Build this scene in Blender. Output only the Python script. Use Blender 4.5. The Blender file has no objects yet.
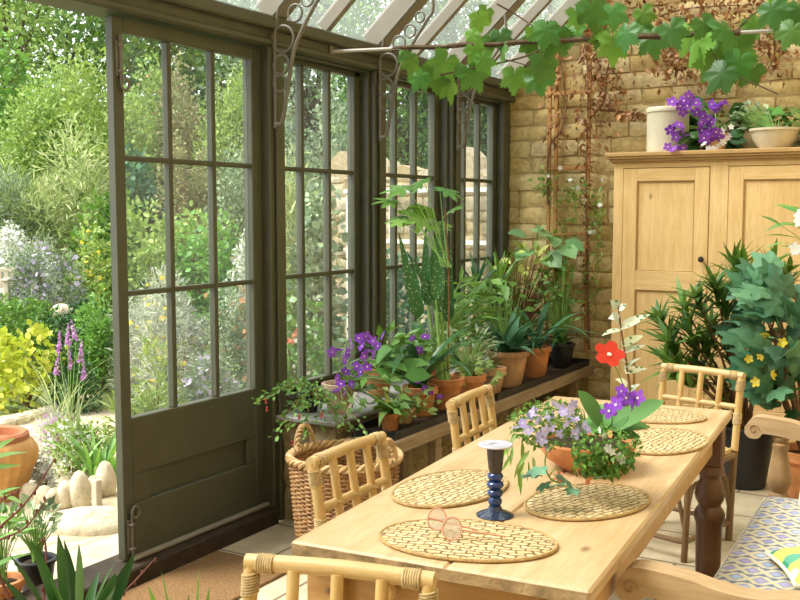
import bpy, math, random
import numpy as np
from mathutils import Vector, Matrix
random.seed(7); RNG = np.random.default_rng(7)
S = bpy.context.scene
COL = S.collection
PI = math.pi
# ---------------------------------------------------------------- camera
F = 1000.0; TH = math.radians(30.1); PT = math.atan(88/1000); CAM = np.array((2.93, 0, 1.5))
FW = np.array((-math.sin(TH)*math.cos(PT), math.cos(TH)*math.cos(PT), -math.sin(PT)))
RT = np.array((math.cos(TH), math.sin(TH), 0.0)); UP = np.cross(RT, FW)
def ray(px, py): return FW + (px-400)/F*RT - (py-300)/F*UP
def pl(px, py, ax, v):
    r = ray(px, py); return CAM + (v-CAM[ax])/r[ax]*r
def dep(px, py, d): return CAM + d*ray(px, py)
cd = bpy.data.cameras.new('camera'); cam = bpy.data.objects.new('camera', cd); COL.objects.link(cam)
cd.sensor_width = 36; cd.lens = 45; cd.clip_start = .05; cd.clip_end = 300
cam.matrix_world = Matrix(((RT[0], UP[0], -FW[0], CAM[0]), (RT[1], UP[1], -FW[1], CAM[1]), (RT[2], UP[2], -FW[2], CAM[2]), (0, 0, 0, 1)))
S.camera = cam
# ---------------------------------------------------------------- objects
def tag(o, label=None, cat=None, group=None, kind=None):
    if label: o['label'] = label
    if cat: o['category'] = cat
    if group: o['group'] = group
    if kind: o['kind'] = kind
    return o
def thing(name, label, cat, loc=(0, 0, 0), rz=0, group=None):
    o = bpy.data.objects.new(name, None); COL.objects.link(o); o.empty_display_size = .1
    o.location = loc; o.rotation_euler = (0, 0, rz)
    return tag(o, label, cat, group)
class MB:
    def __init__(s): s.v = []; s.f = []; s.n = 0; s.mi = 0
    def add(s, verts, faces):
        verts = np.asarray(verts, float).reshape(-1, 3)
        by = {}
        for f in faces: by.setdefault(len(f), []).append(f)
        for k, fl in by.items(): s.f.append((np.asarray(fl, np.int64)+s.n, s.mi))
        s.v.append(verts); s.n += len(verts); return s
    def many(s, T, Fs, M, P):
        """N copies of template T, faces Fs; M (N,3,3), P (N,3)"""
        T = np.asarray(T, float); N = len(P)
        if N == 0: return s
        V = np.einsum('nij,kj->nki', M, T)+np.asarray(P)[:, None, :]
        k = len(T); by = {}
        for f in Fs: by.setdefault(len(f), []).append(f)
        for q, fl in by.items():
            A = (np.asarray(fl, np.int64)[None]+(np.arange(N)*k)[:, None, None]).reshape(-1, q)+s.n
            s.f.append((A, s.mi))
        s.v.append(V.reshape(-1, 3)); s.n += N*k; return s
    def box(s, a, b, bev=0.0):
        x0, y0, z0 = (min(p) for p in zip(a, b)); x1, y1, z1 = (max(p) for p in zip(a, b))
        e = min(bev, (x1-x0)*.45, (y1-y0)*.45, (z1-z0)*.45)
        if e <= 0:
            v = [(x, y, z) for x in (x0, x1) for y in (y0, y1) for z in (z0, z1)]
            return s.add(v, [(0, 1, 3, 2), (4, 6, 7, 5), (0, 4, 5, 1), (2, 3, 7, 6), (0, 2, 6, 4), (1, 5, 7, 3)])
        c = np.array(((x0+x1)/2, (y0+y1)/2, (z0+z1)/2)); h = np.array((x1-x0, y1-y0, z1-z0))/2
        v = []; idx = {}
        for sx in (-1, 1):
            for sy in (-1, 1):
                for sz in (-1, 1):
                    for ax in range(3):
                        d = np.array((sx, sy, sz), float)*(h-e); d[ax] = (sx, sy, sz)[ax]*h[ax]
                        idx[(sx, sy, sz, ax)] = len(v); v.append(c+d)
        f = []
        for ax in range(3):
            o1, o2 = [(1, 2), (2, 0), (0, 1)][ax]
            for sg in (-1, 1):
                q = []
                for (p, r) in ((-1, -1), (1, -1), (1, 1), (-1, 1)):
                    k = [0, 0, 0]; k[ax] = sg; k[o1] = p; k[o2] = r; q.append(idx[(k[0], k[1], k[2], ax)])
                f.append(q if sg > 0 else q[::-1])
        for ax in range(3):
            o1, o2 = [(1, 2), (2, 0), (0, 1)][ax]
            for p in (-1, 1):
                for r in (-1, 1):
                    q = []
                    for sg, aa in ((-1, o1), (1, o1), (1, o2), (-1, o2)):
                        k = [0, 0, 0]; k[ax] = sg; k[o1] = p; k[o2] = r; q.append(idx[(k[0], k[1], k[2], aa)])
                    f.append(q if p*r > 0 else q[::-1])
        for sx in (-1, 1):
            for sy in (-1, 1):
                for sz in (-1, 1):
                    q = [idx[(sx, sy, sz, k)] for k in range(3)]
                    f.append(q if sx*sy*sz > 0 else q[::-1])
        return s.add(v, f)
    def tube(s, path, r, n=8, cap=True, closed=False):
        P = np.asarray(path, float); m = len(P)
        r = np.full(m, r) if np.isscalar(r) else np.asarray(r, float)
        if closed: T = np.roll(P, -1, 0)-np.roll(P, 1, 0)
        else: T = np.gradient(P, axis=0)
        T /= np.linalg.norm(T, axis=1)[:, None]+1e-12
        a = np.array((0, 0, 1.)) if abs(T[0][2]) < .9 else np.array((1., 0, 0))
        u = np.cross(T[0], a); u /= np.linalg.norm(u); U = []
        for t in T:
            u = u-t*np.dot(u, t); u /= np.linalg.norm(u)+1e-12; U.append(u)
        U = np.array(U); W = np.cross(T, U); an = np.arange(n)*2*PI/n
        V = P[:, None]+r[:, None, None]*(np.cos(an)[None, :, None]*U[:, None]+np.sin(an)[None, :, None]*W[:, None])
        f = []; mm = m if closed else m-1
        for i in range(mm):
            j = (i+1) % m
            for k in range(n): f.append((i*n+k, i*n+(k+1) % n, j*n+(k+1) % n, j*n+k))
        if cap and not closed: f.append(tuple(range(n))[::-1]); f.append(tuple((m-1)*n+k for k in range(n)))
        return s.add(V.reshape(-1, 3), f)
    def lathe(s, prof, n=32, c=(0, 0, 0), sy=1.0):
        P = np.asarray(prof, float); m = len(P); an = np.arange(n)*2*PI/n
        V = np.stack([np.stack([c[0]+p[0]*np.cos(an), c[1]+sy*p[0]*np.sin(an), np.full(n, c[2]+p[1])], 1) for p in P])
        f = []
        for i in range(m-1):
            for k in range(n): f.append((i*n+k, i*n+(k+1) % n, (i+1)*n+(k+1) % n, (i+1)*n+k))
        if P[0][0] > 1e-6: f.append(tuple(range(n))[::-1])
        if P[-1][0] > 1e-6: f.append(tuple((m-1)*n+k for k in range(n)))
        return s.add(V.reshape(-1, 3), f)
    def prism(s, poly, ax, a, b):
        """extrude 2-D polygon along axis ax from a to b"""
        n = len(poly); v = []
        for t in (a, b):
            for p in poly:
                q = [0, 0, 0]; q[ax] = t; o = [i for i in range(3) if i != ax]; q[o[0]], q[o[1]] = p; v.append(q)
        f = [tuple(range(n)), tuple(range(n, 2*n))[::-1]]+[(i, n+i, n+(i+1) % n, (i+1) % n) for i in range(n)]
        return s.add(v, f)
    def ball(s, c, r, n=10, m=7):
        r = np.ones(3)*r
        pr = [(math.sin(PI*i/m), -math.cos(PI*i/m)) for i in range(m+1)]; pr[0] = (0.02, -1); pr[-1] = (.02, 1)
        q = MB().lathe(pr, n); s.add(q.v[0]*r+np.asarray(c), [tuple(f) for a, _ in q.f for f in a]); return s
    def build(s, name, mat, parent=None, smooth=True, loc=None, kind=None, label=None):
        me = bpy.data.meshes.new(name)
        V = np.concatenate(s.v) if s.v else np.zeros((0, 3))
        me.vertices.add(len(V)); me.vertices.foreach_set('co', V.astype(np.float32).ravel())
        li = np.concatenate([a.ravel() for a, _ in s.f]); ln = np.concatenate([np.full(len(a), a.shape[1]) for a, _ in s.f])
        mi = np.concatenate([np.full(len(a), m) for a, m in s.f])
        me.loops.add(len(li)); me.loops.foreach_set('vertex_index', li.astype(np.int32))
        me.polygons.add(len(ln)); st = np.concatenate([[0], np.cumsum(ln)[:-1]])
        me.polygons.foreach_set('loop_start', st.astype(np.int32)); me.polygons.foreach_set('material_index', mi.astype(np.int32))
        me.update(calc_edges=True); me.validate()
        me.polygons.foreach_set('use_smooth', np.full(len(me.polygons), bool(smooth)))
        if smooth and smooth != 'full':
            try: me.set_sharp_from_angle(angle=math.radians(38))
            except Exception: pass
        for m_ in (mat if isinstance(mat, (list, tuple)) else [mat]): me.materials.append(m_)
        o = bpy.data.objects.new(name, me); COL.objects.link(o)
        if parent: o.parent = parent
        if loc is not None: o.location = loc
        if kind: o['kind'] = kind
        if label: o['label'] = label
        return o
def single(mb, name, mat, label, cat, loc, rz=0, group=None, smooth=True, kind=None):
    o = mb.build(name, mat, None, smooth, loc); o.rotation_euler = (0, 0, rz); return tag(o, label, cat, group, kind)
def copy_tree(o, parent=None):
    c = o.copy(); COL.objects.link(c)
    if parent: c.parent = parent
    for ch in [x for x in S.objects if x.parent == o]: copy_tree(ch, c)
    return c
def bez(pts, n=12):
    """smooth Catmull-Rom path through points"""
    P = [np.asarray(p, float) for p in pts]; P = [2*P[0]-P[1]]+P+[2*P[-1]-P[-2]]; out = []
    for i in range(1, len(P)-2):
        a, b, c, d = P[i-1:i+3]
        for k in range(n):
            t = k/n; out.append(.5*((2*b)+(-a+c)*t+(2*a-5*b+4*c-d)*t*t+(-a+3*b-3*c+d)*t**3))
    out.append(P[-2]); return np.array(out)
def rotm(d, up=(0, 0, 1)):
    """columns x,y,z with y along d"""
    d = np.asarray(d, float); d = d/np.linalg.norm(d); u = np.asarray(up, float)
    x = np.cross(d, u); l = np.linalg.norm(x); x = np.array((1., 0, 0)) if l < 1e-5 else x/l
    return np.stack([x, d, np.cross(x, d)], 1)
def rots(D, Uv):
    D = D/(np.linalg.norm(D, axis=1)[:, None]+1e-9); X = np.cross(D, Uv); X /= np.linalg.norm(X, axis=1)[:, None]+1e-9
    return np.stack([X, D, np.cross(X, D)], 2)
# ---------------------------------------------------------------- materials
def mk(name):
    m = bpy.data.materials.new(name); m.use_nodes = True; nt = m.node_tree; nt.nodes.clear()
    out = nt.nodes.new('ShaderNodeOutputMaterial'); return m, nt, out
def N(nt, t, **k):
    n = nt.nodes.new(t)
    for a, b in k.items():
        if a.startswith('i_'): n.inputs[int(a[2:])].default_value = b
        else: setattr(n, a, b)
    return n
def ramp(nt, fac, stops, interp='LINEAR'):
    r = N(nt, 'ShaderNodeValToRGB'); e = r.color_ramp.elements; r.color_ramp.interpolation = interp
    while len(e) > 1: e.remove(e[-1])
    e[0].position = stops[0][0]; e[0].color = (*stops[0][1], 1)
    for p, c in stops[1:]: x = e.new(p); x.color = (*c, 1)
    if fac is not None: nt.links.new(fac, r.inputs[0])
    return r.outputs[0]
def coords(nt, scale=(1, 1, 1), rot=(0, 0, 0), kind='Object'):
    t = N(nt, 'ShaderNodeTexCoord'); mp = N(nt, 'ShaderNodeMapping'); mp.inputs['Scale'].default_value = scale; mp.inputs['Rotation'].default_value = rot
    nt.links.new(t.outputs[kind], mp.inputs[0]); return mp.outputs[0]
def noise(nt, vec, scale, detail=4, rough=.6, dist=0):
    n = N(nt, 'ShaderNodeTexNoise'); n.inputs['Scale'].default_value = scale; n.inputs['Detail'].default_value = detail
    n.inputs['Roughness'].default_value = rough; n.inputs['Distortion'].default_value = dist
    if vec is not None: nt.links.new(vec, n.inputs['Vector'])
    return n.outputs['Fac']
def bump(nt, h, strength=.3, dist=.01):
    b = N(nt, 'ShaderNodeBump'); b.inputs['Strength'].default_value = strength; b.inputs['Distance'].default_value = dist
    nt.links.new(h, b.inputs['Height']); return b.outputs[0]
def mixc(nt, fac, a, b, mode='MIX'):
    m = N(nt, 'ShaderNodeMix', data_type='RGBA', blend_type=mode)
    for k, v in ((0, fac), (6, a), (7, b)):
        if hasattr(v, 'is_linked') or isinstance(v, bpy.types.NodeSocket): nt.links.new(v, m.inputs[k])
        else: m.inputs[k].default_value = v if k == 0 else (*v, 1)
    return m.outputs[2]
def pbsdf(nt, out, col, rough=.6, spec=.4, nrm=None, **kw):
    b = N(nt, 'ShaderNodeBsdfPrincipled')
    if isinstance(col, bpy.types.NodeSocket): nt.links.new(col, b.inputs['Base Color'])
    else: b.inputs['Base Color'].default_value = (*col, 1)
    b.inputs['Roughness'].default_value = rough; b.inputs['Specular IOR Level'].default_value = spec
    for k, v in kw.items(): b.inputs[k].default_value = v
    if nrm is not None: nt.links.new(nrm, b.inputs['Normal'])
    nt.links.new(b.outputs[0], out.inputs[0]); return b
def plain(name, col, rough=.6, var=.15, scale=12, spec=.4, bmp=.15, **kw):
    m, nt, out = mk(name); v = coords(nt); n = noise(nt, v, scale)
    c = ramp(nt, n, [(.3, tuple(x*(1-var) for x in col)), (.7, tuple(min(1, x*(1+var)) for x in col))])
    pbsdf(nt, out, c, rough, spec, bump(nt, noise(nt, v, scale*4), bmp, .004) if bmp else None, **kw); return m
def leafmat(name, cols, trans=.35, rough=.45, spots=None, spec=.35):
    """leaf colour varies from leaf to leaf"""
    m, nt, out = mk(name); g = N(nt, 'ShaderNodeNewGeometry')
    k = len(cols); c = ramp(nt, g.outputs['Random Per Island'], [(i/max(1, k-1), col) for i, col in enumerate(cols)])
    w2 = N(nt, 'ShaderNodeTexWhiteNoise', noise_dimensions='1D'); nt.links.new(g.outputs['Random Per Island'], w2.inputs['W']); c = mixc(nt, 1.0, c, ramp(nt, w2.outputs['Value'], [(0, (.62, .62, .62)), (.6, (1, 1, 1)), (1, (1.22, 1.2, 1.1))]), 'MULTIPLY')
    if spots:
        v = N(nt, 'ShaderNodeTexVoronoi'); v.inputs['Scale'].default_value = spots[1]; tc = N(nt, 'ShaderNodeTexCoord'); nt.links.new(tc.outputs['Object'], v.inputs['Vector'])
        lt = N(nt, 'ShaderNodeMath', operation='LESS_THAN'); lt.inputs[1].default_value = spots[2]; nt.links.new(v.outputs['Distance'], lt.inputs[0])
        c = mixc(nt, lt.outputs[0], c, spots[0])
    b = N(nt, 'ShaderNodeBsdfPrincipled'); nt.links.new(c, b.inputs['Base Color']); b.inputs['Roughness'].default_value = rough; b.inputs['Specular IOR Level'].default_value = spec
    t = N(nt, 'ShaderNodeBsdfTranslucent'); tcol = mixc(nt, .5, c, (.35, .5, .05), 'MIX'); nt.links.new(tcol if trans > .3 else c, t.inputs[0])
    mx = N(nt, 'ShaderNodeMixShader'); mx.inputs[0].default_value = trans*.7; nt.links.new(b.outputs[0], mx.inputs[1]); nt.links.new(t.outputs[0], mx.inputs[2]); nt.links.new(mx.outputs[0], out.inputs[0])
    return m
def petalmat(name, cols, trans=.3): 
    m, nt, out = mk(name); g = N(nt, 'ShaderNodeNewGeometry'); k = len(cols)
    oi = N(nt, 'ShaderNodeObjectInfo'); ad = N(nt, 'ShaderNodeMath', operation='ADD'); nt.links.new(g.outputs['Random Per Island'], ad.inputs[0]); nt.links.new(oi.outputs['Random'], ad.inputs[1])
    fr = N(nt, 'ShaderNodeMath', operation='FRACT'); nt.links.new(ad.outputs[0], fr.inputs[0])
    c = ramp(nt, fr.outputs[0], [(i/max(1, k-1), col) for i, col in enumerate(cols)])
    b = N(nt, 'ShaderNodeBsdfDiffuse'); nt.links.new(c, b.inputs[0]); t = N(nt, 'ShaderNodeBsdfTranslucent'); nt.links.new(c, t.inputs[0])
    mx = N(nt, 'ShaderNodeMixShader'); mx.inputs[0].default_value = trans; nt.links.new(b.outputs[0], mx.inputs[1]); nt.links.new(t.outputs[0], mx.inputs[2]); nt.links.new(mx.outputs[0], out.inputs[0]); return m
def wood(name, cols, axis=0, scale=3, rough=.5, stretch=14, bmp=.12, knots=True, spec=.35):
    m, nt, out = mk(name); sc = [stretch]*3; sc[axis] = 1.0; v = coords(nt, sc)
    n = noise(nt, v, scale, 6, .65, .6); c = ramp(nt, n, [(.3, cols[0]), (.48, cols[1]), (.66, cols[2])])
    fg = noise(nt, v, scale*4.5, 3, .7); c = mixc(nt, .55, c, ramp(nt, fg, [(.3, (.72, .66, .6)), (.55, (1.06, 1.06, 1.05))]), 'MULTIPLY')
    b2 = noise(nt, coords(nt), 2.2, 3); c = mixc(nt, .35, c, ramp(nt, b2, [(.35, cols[0]), (.65, cols[2])]))
    if knots:
        vo = N(nt, 'ShaderNodeTexVoronoi'); vo.inputs['Scale'].default_value = 1.0; s2 = [5.5]*3; s2[axis] = 3; nt.links.new(coords(nt, s2), vo.inputs['Vector'])
        k = ramp(nt, vo.outputs['Distance'], [(.03, (1, 1, 1)), (.09, (0, 0, 0))]); c = mixc(nt, k, c, tuple(x*.45 for x in cols[0]))
    pbsdf(nt, out, c, rough, spec, bump(nt, n, bmp, .003)); return m
def stone(name, cols, scale=6, bmp=.6, rough=.85):
    m, nt, out = mk(name); g = N(nt, 'ShaderNodeNewGeometry'); v = coords(nt)
    c = ramp(nt, g.outputs['Random Per Island'], [(i/(len(cols)-1), q) for i, q in enumerate(cols)])
    n1 = noise(nt, v, scale*4, 6, .7); c = mixc(nt, .75, c, ramp(nt, n1, [(.3, (.55, .5, .42)), (.5, (.92, .92, .9)), (.72, (1.25, 1.22, 1.12))]), 'MULTIPLY')
    n2 = noise(nt, v, scale*.5, 3); c = mixc(nt, .4, c, ramp(nt, n2, [(.35, (.7, .62, .5)), (.65, (1, 1, 1))]), 'MULTIPLY')
    pbsdf(nt, out, c, rough, .15, bump(nt, noise(nt, v, scale*7, 8, .7), bmp, .02)); return m
M = {}
M['paint'] = plain('olive_paint', (.068, .071, .043), .42, .1, 9, .45, .12)
M['paint_light'] = plain('roof_paint', (.235, .21, .165), .5, .08, 9, .4, .1)
M['iron'] = plain('iron', (.15, .138, .112), .5, .15, 25, .4, .1)
M['rod'] = plain('steel_rod', (.42, .40, .36), .45, .1, 20, .5, .0)
M['brick'] = stone('honey_stone', [(.66, .51, .24), (.74, .59, .31), (.60, .45, .20), (.78, .65, .39), (.69, .55, .28), (.55, .44, .23)], 6, .6)
M['mortar'] = plain('mortar', (.42, .31, .15), .95, .2, 30, .1, .5)
M['dry'] = stone('pale_drystone', [(.50, .42, .28), (.62, .54, .39), (.44, .34, .19), (.58, .51, .40), (.47, .39, .26)], 5, .6)
M['pier'] = stone('pier_stone', [(.36, .30, .18), (.42, .35, .22), (.32, .27, .17)], 7, .5)
M['slate'] = plain('slate', (.29, .29, .285), .5, .12, 10, .4, .2)
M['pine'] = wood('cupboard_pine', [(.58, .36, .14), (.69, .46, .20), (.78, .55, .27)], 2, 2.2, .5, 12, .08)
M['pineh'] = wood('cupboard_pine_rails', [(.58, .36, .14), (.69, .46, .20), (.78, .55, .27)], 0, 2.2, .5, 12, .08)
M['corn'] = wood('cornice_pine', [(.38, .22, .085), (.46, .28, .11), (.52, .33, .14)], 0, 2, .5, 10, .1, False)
M['table'] = wood('table_pine', [(.42, .255, .11), (.53, .355, .18), (.62, .45, .265)], 1, 2.4, .42, 10, .1, True, .4)
M['apron'] = wood('apron_pine', [(.42, .22, .075), (.52, .30, .11), (.58, .36, .15)], 0, 2.2, .5, 8, .1, True)
M['endgrain'] = plain('worn_end_grain', (.36, .25, .13), .8, .45, 18, .2, .8)
M['dark'] = wood('dark_turned_wood', [(.085, .038, .017), (.14, .066, .028), (.19, .092, .042)], 2, 3, .35, 8, .08, False, .5)
M['stage'] = wood('staging_timber', [(.19, .13, .075), (.29, .21, .13), (.38, .29, .19)], 1, 3, .75, 14, .4, True)
M['oak'] = wood('bench_oak', [(.34, .21, .105), (.46, .31, .165), (.55, .39, .23)], 0, 2.4, .5, 10, .15, False)
M['oakt'] = wood('bench_turning', [(.26, .15, .07), (.36, .225, .11), (.44, .29, .15)], 2, 2.4, .45, 9, .12, False)
M['trell'] = wood('trellis_lath', [(.34, .16, .05), (.44, .22, .075), (.5, .27, .1)], 2, 3, .7, 14, .2, False)
M['teak'] = wood('weathered_teak', [(.40, .34, .25), (.52, .45, .34), (.6, .54, .43)], 0, 3, .8, 12, .2, False)
M['white_wood'] = plain('white_lath', (.7, .7, .66), .7, .08, 12)
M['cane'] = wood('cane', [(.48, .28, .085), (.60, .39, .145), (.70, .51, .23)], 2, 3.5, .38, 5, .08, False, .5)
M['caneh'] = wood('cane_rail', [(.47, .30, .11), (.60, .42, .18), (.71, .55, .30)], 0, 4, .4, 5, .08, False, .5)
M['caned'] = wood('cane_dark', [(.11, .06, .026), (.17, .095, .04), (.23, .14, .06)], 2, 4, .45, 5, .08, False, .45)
M['wrap'] = plain('cane_binding', (.52, .38, .19), .55, .25, 60, .3, .5)
M['wicker'] = plain('wicker', (.36, .20, .085), .55, .5, 35, .35, .4)
M['wickrim'] = plain('wicker_rim', (.56, .37, .18), .5, .3, 30, .35, .4)
M['terra'] = plain('terracotta', (.52, .22, .09), .85, .3, 9, .15, .3)
M['terra2'] = plain('terracotta_weathered', (.50, .30, .17), .9, .4, 8, .1, .4)
M['terra3'] = plain('whitewashed_clay', (.56, .40, .31), .9, .3, 14, .1, .4)
M['urn'] = plain('ochre_urn', (.56, .31, .11), .75, .25, 6, .2, .3)
M['urnrim'] = plain('urn_rim', (.36, .14, .065), .75, .2, 6, .2, .3)
M['black'] = plain('black_plastic', (.018, .018, .02), .45, .3, 12, .4, .05)
M['soil'] = plain('soil', (.05, .035, .022), .95, .5, 60, .1, 1.0)
M['crock'] = plain('stoneware', (.60, .54, .40), .35, .1, 6, .5, .05)
M['knob'] = plain('black_knob', (.02, .014, .012), .25, .2, 12, .6, 0)
M['bglass'] = plain('cobalt_glass', (.012, .045, .19), .06, .2, 12, .7, 0, **{'Transmission Weight': .35, 'IOR': 1.5})
M['bdark'] = plain('smoky_glass', (.022, .014, .016), .08, .2, 12, .7, 0)
M['bgrey'] = plain('dark_blue_glass', (.02, .03, .06), .08, .2, 12, .7, 0)
M['bpale'] = plain('lilac_glass', (.55, .53, .62), .12, .05, 12, .7, 0)
M['pinkrim'] = plain('rosy_rim', (.62, .30, .20), .3, .1, 30, .5, 0)
M['ikat'] = None
M['coir'] = plain('coir', (.24, .14, .065), .95, .35, 90, .1, 1.0)
M['rock'] = stone('garden_rock', [(.62, .54, .38), (.72, .65, .5), (.55, .46, .32)], 4, .6)
M['bark'] = plain('bark', (.10, .07, .045), .9, .4, 20, .1, .8)
M['twig'] = plain('red_twig', (.16, .055, .04), .6, .3, 30, .3, .2)
M['gstem'] = plain('green_stem', (.16, .30, .06), .5, .25, 14, .4, .05)
M['bstem'] = plain('brown_stem', (.19, .10, .05), .7, .3, 20, .2, .3)
M['label'] = plain('plant_label', (.75, .74, .68), .5, .05, 20)
def glassmat(name, dust=.04, tint=(.96, .98, .97)):
    m, nt, out = mk(name); t = N(nt, 'ShaderNodeBsdfTransparent'); t.inputs[0].default_value = (*tint, 1)
    g = N(nt, 'ShaderNodeBsdfGlossy'); g.inputs['Roughness'].default_value = .02; fr = N(nt, 'ShaderNodeFresnel'); ge = N(nt, 'ShaderNodeNewGeometry'); io = N(nt, 'ShaderNodeMapRange'); io.inputs[3].default_value = 1.3; io.inputs[4].default_value = 1/1.3; nt.links.new(ge.outputs['Backfacing'], io.inputs[0]); nt.links.new(io.outputs[0], fr.inputs[0])
    mx = N(nt, 'ShaderNodeMixShader'); nt.links.new(fr.outputs[0], mx.inputs[0]); nt.links.new(t.outputs[0], mx.inputs[1]); nt.links.new(g.outputs[0], mx.inputs[2])
    d = N(nt, 'ShaderNodeBsdfTranslucent'); d.inputs[0].default_value = (.85, .87, .85, 1); m2 = N(nt, 'ShaderNodeMixShader'); m2.inputs[0].default_value = dust
    nt.links.new(mx.outputs[0], m2.inputs[1]); nt.links.new(d.outputs[0], m2.inputs[2]); nt.links.new(m2.outputs[0], out.inputs[0]); return m
M['glass'] = glassmat('window_glass', .012); M['roofglass'] = glassmat('roof_glass', .06)
M['lens'] = glassmat('lens_glass', .5, (1, .93, .9))
def flags():
    m, nt, out = mk('flagstones'); v = coords(nt); b = N(nt, 'ShaderNodeTexBrick'); nt.links.new(v, b.inputs[0])
    b.inputs['Scale'].default_value = 1.0; b.inputs['Brick Width'].default_value = .62; b.inputs['Row Height'].default_value = .42; b.inputs['Mortar Size'].default_value = .008
    b.inputs['Color1'].default_value = (.60, .50, .35, 1); b.inputs['Color2'].default_value = (.52, .44, .31, 1); b.inputs['Mortar'].default_value = (.2, .16, .1, 1)
    c = mixc(nt, .5, b.outputs[0], ramp(nt, noise(nt, v, 9, 6), [(.3, (.6, .55, .48)), (.65, (1.1, 1.1, 1.08))]), 'MULTIPLY')
    pbsdf(nt, out, c, .6, .3, bump(nt, noise(nt, v, 25, 5), .15, .01)); return m
M['flag'] = flags()
def mat_mat():
    """plaited seagrass: rows of short plaits with dark slits"""
    m, nt, out = mk('seagrass'); v = coords(nt); nz = N(nt, 'ShaderNodeTexNoise'); nz.inputs['Scale'].default_value = 30; nt.links.new(v, nz.inputs['Vector'])
    ad = N(nt, 'ShaderNodeMix', data_type='VECTOR'); ad.inputs[0].default_value = .03; nt.links.new(v, ad.inputs[4]); nt.links.new(nz.outputs['Color'], ad.inputs[5])
    b = N(nt, 'ShaderNodeTexBrick'); nt.links.new(ad.outputs[1], b.inputs[0]); b.inputs['Scale'].default_value = 1; b.inputs['Brick Width'].default_value = .034; b.inputs['Row Height'].default_value = .0165
    b.inputs['Mortar Size'].default_value = .0024; b.inputs['Mortar Smooth'].default_value = .3; b.offset = .5
    b.inputs['Color1'].default_value = (.55, .41, .21, 1); b.inputs['Color2'].default_value = (.68, .55, .33, 1); b.inputs['Mortar'].default_value = (.20, .12, .05, 1)
    c = mixc(nt, .5, b.outputs[0], ramp(nt, noise(nt, v, 120, 3), [(.3, (.65, .6, .5)), (.6, (1.1, 1.1, 1.05))]), 'MULTIPLY')
    inv = N(nt, 'ShaderNodeMath', operation='SUBTRACT'); inv.inputs[0].default_value = 1; nt.links.new(b.outputs['Fac'], inv.inputs[1])
    pbsdf(nt, out, c, .7, .2, bump(nt, inv.outputs[0], .8, .006)); return m
M['seagrass'] = mat_mat()
M['matedge'] = plain('seagrass_edge', (.44, .29, .12), .7, .35, 80, .2, .5)
def ikat():
    m, nt, out = mk('ikat_cloth'); tc = N(nt, 'ShaderNodeTexCoord'); sp = N(nt, 'ShaderNodeSeparateXYZ'); nt.links.new(tc.outputs['Object'], sp.inputs[0])
    def mth(op, a, b=None):
        n = N(nt, 'ShaderNodeMath', operation=op)
        for i, q in enumerate((a, b)):
            if q is None: continue
            if isinstance(q, bpy.types.NodeSocket): nt.links.new(q, n.inputs[i])
            else: n.inputs[i].default_value = q
        return n.outputs[0]
    nz = mth('MULTIPLY', mth('SUBTRACT', noise(nt, coords(nt, (180, 40, 1)), 1, 2), .5), .25)
    a = mth('ADD', mth('MULTIPLY', sp.outputs[0], 1/.068), nz); b = mth('MULTIPLY', sp.outputs[1], 1/.075)
    row = mth('FLOOR', b); a2 = mth('ADD', a, mth('MULTIPLY', row, .5))
    da = mth('ABSOLUTE', mth('SUBTRACT', mth('FRACT', a2), .5)); db = mth('ABSOLUTE', mth('SUBTRACT', mth('FRACT', b), .5))
    d = mth('ADD', da, mth('MULTIPLY', db, .9))
    cell = N(nt, 'ShaderNodeTexWhiteNoise', noise_dimensions='2D'); cb = N(nt, 'ShaderNodeCombineXYZ'); nt.links.new(mth('FLOOR', a2), cb.inputs[0]); nt.links.new(row, cb.inputs[1]); nt.links.new(cb.outputs[0], cell.inputs[0])
    inner = ramp(nt, cell.outputs[0], [(0, (.30, .33, .58)), (.4, (.42, .50, .70)), (.7, (.40, .33, .60)), (1, (.5, .58, .72))])
    base = ramp(nt, d, [(0, (.9, .9, .9)), (.2, (.78, .8, .86)), (.29, (.10, .11, .26)), (.36, (.62, .64, .66)), (.46, (.66, .54, .22)), (.56, (.74, .70, .55)), (.7, (.2, .22, .3))])
    f = ramp(nt, d, [(.24, (0, 0, 0)), (.28, (1, 1, 1))]); c = mixc(nt, f, inner, base)
    pbsdf(nt, out, c, .9, .1, bump(nt, noise(nt, coords(nt), 300, 2), .2, .002)); return m
M['ikat'] = ikat()
def floral(name, bg, a, b, c3, sc=16):
    m, nt, out = mk(name); v = coords(nt); vo = N(nt, 'ShaderNodeTexVoronoi'); vo.inputs['Scale'].default_value = sc; nt.links.new(v, vo.inputs['Vector'])
    hs = N(nt, 'ShaderNodeSeparateColor'); nt.links.new(vo.outputs['Color'], hs.inputs[0])
    c = ramp(nt, hs.outputs[0], [(0, a), (.3, b), (.5, bg), (.72, c3), (.9, bg)], 'CONSTANT')
    e = ramp(nt, vo.outputs['Distance'], [(.42, (0, 0, 0)), (.5, (1, 1, 1))]); c = mixc(nt, e, c, bg)
    pbsdf(nt, out, c, .9, .1, bump(nt, noise(nt, v, 200, 2), .15, .002)); return m
M['pillow_y'] = floral('yellow_floral', (.72, .68, .42), (.78, .60, .10), (.72, .55, .08), (.25, .40, .18))
M['pillow_g'] = floral('green_floral', (.72, .62, .14), (.05, .27, .16), (.12, .36, .25), (.78, .74, .55), 14)
M['pillow_o'] = floral('orange_floral', (.70, .66, .42), (.80, .42, .06), (.75, .30, .05), (.30, .42, .18), 15)
M['piping'] = plain('cream_piping', (.74, .70, .58), .9, .05, 30, .1, 0)
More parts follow.
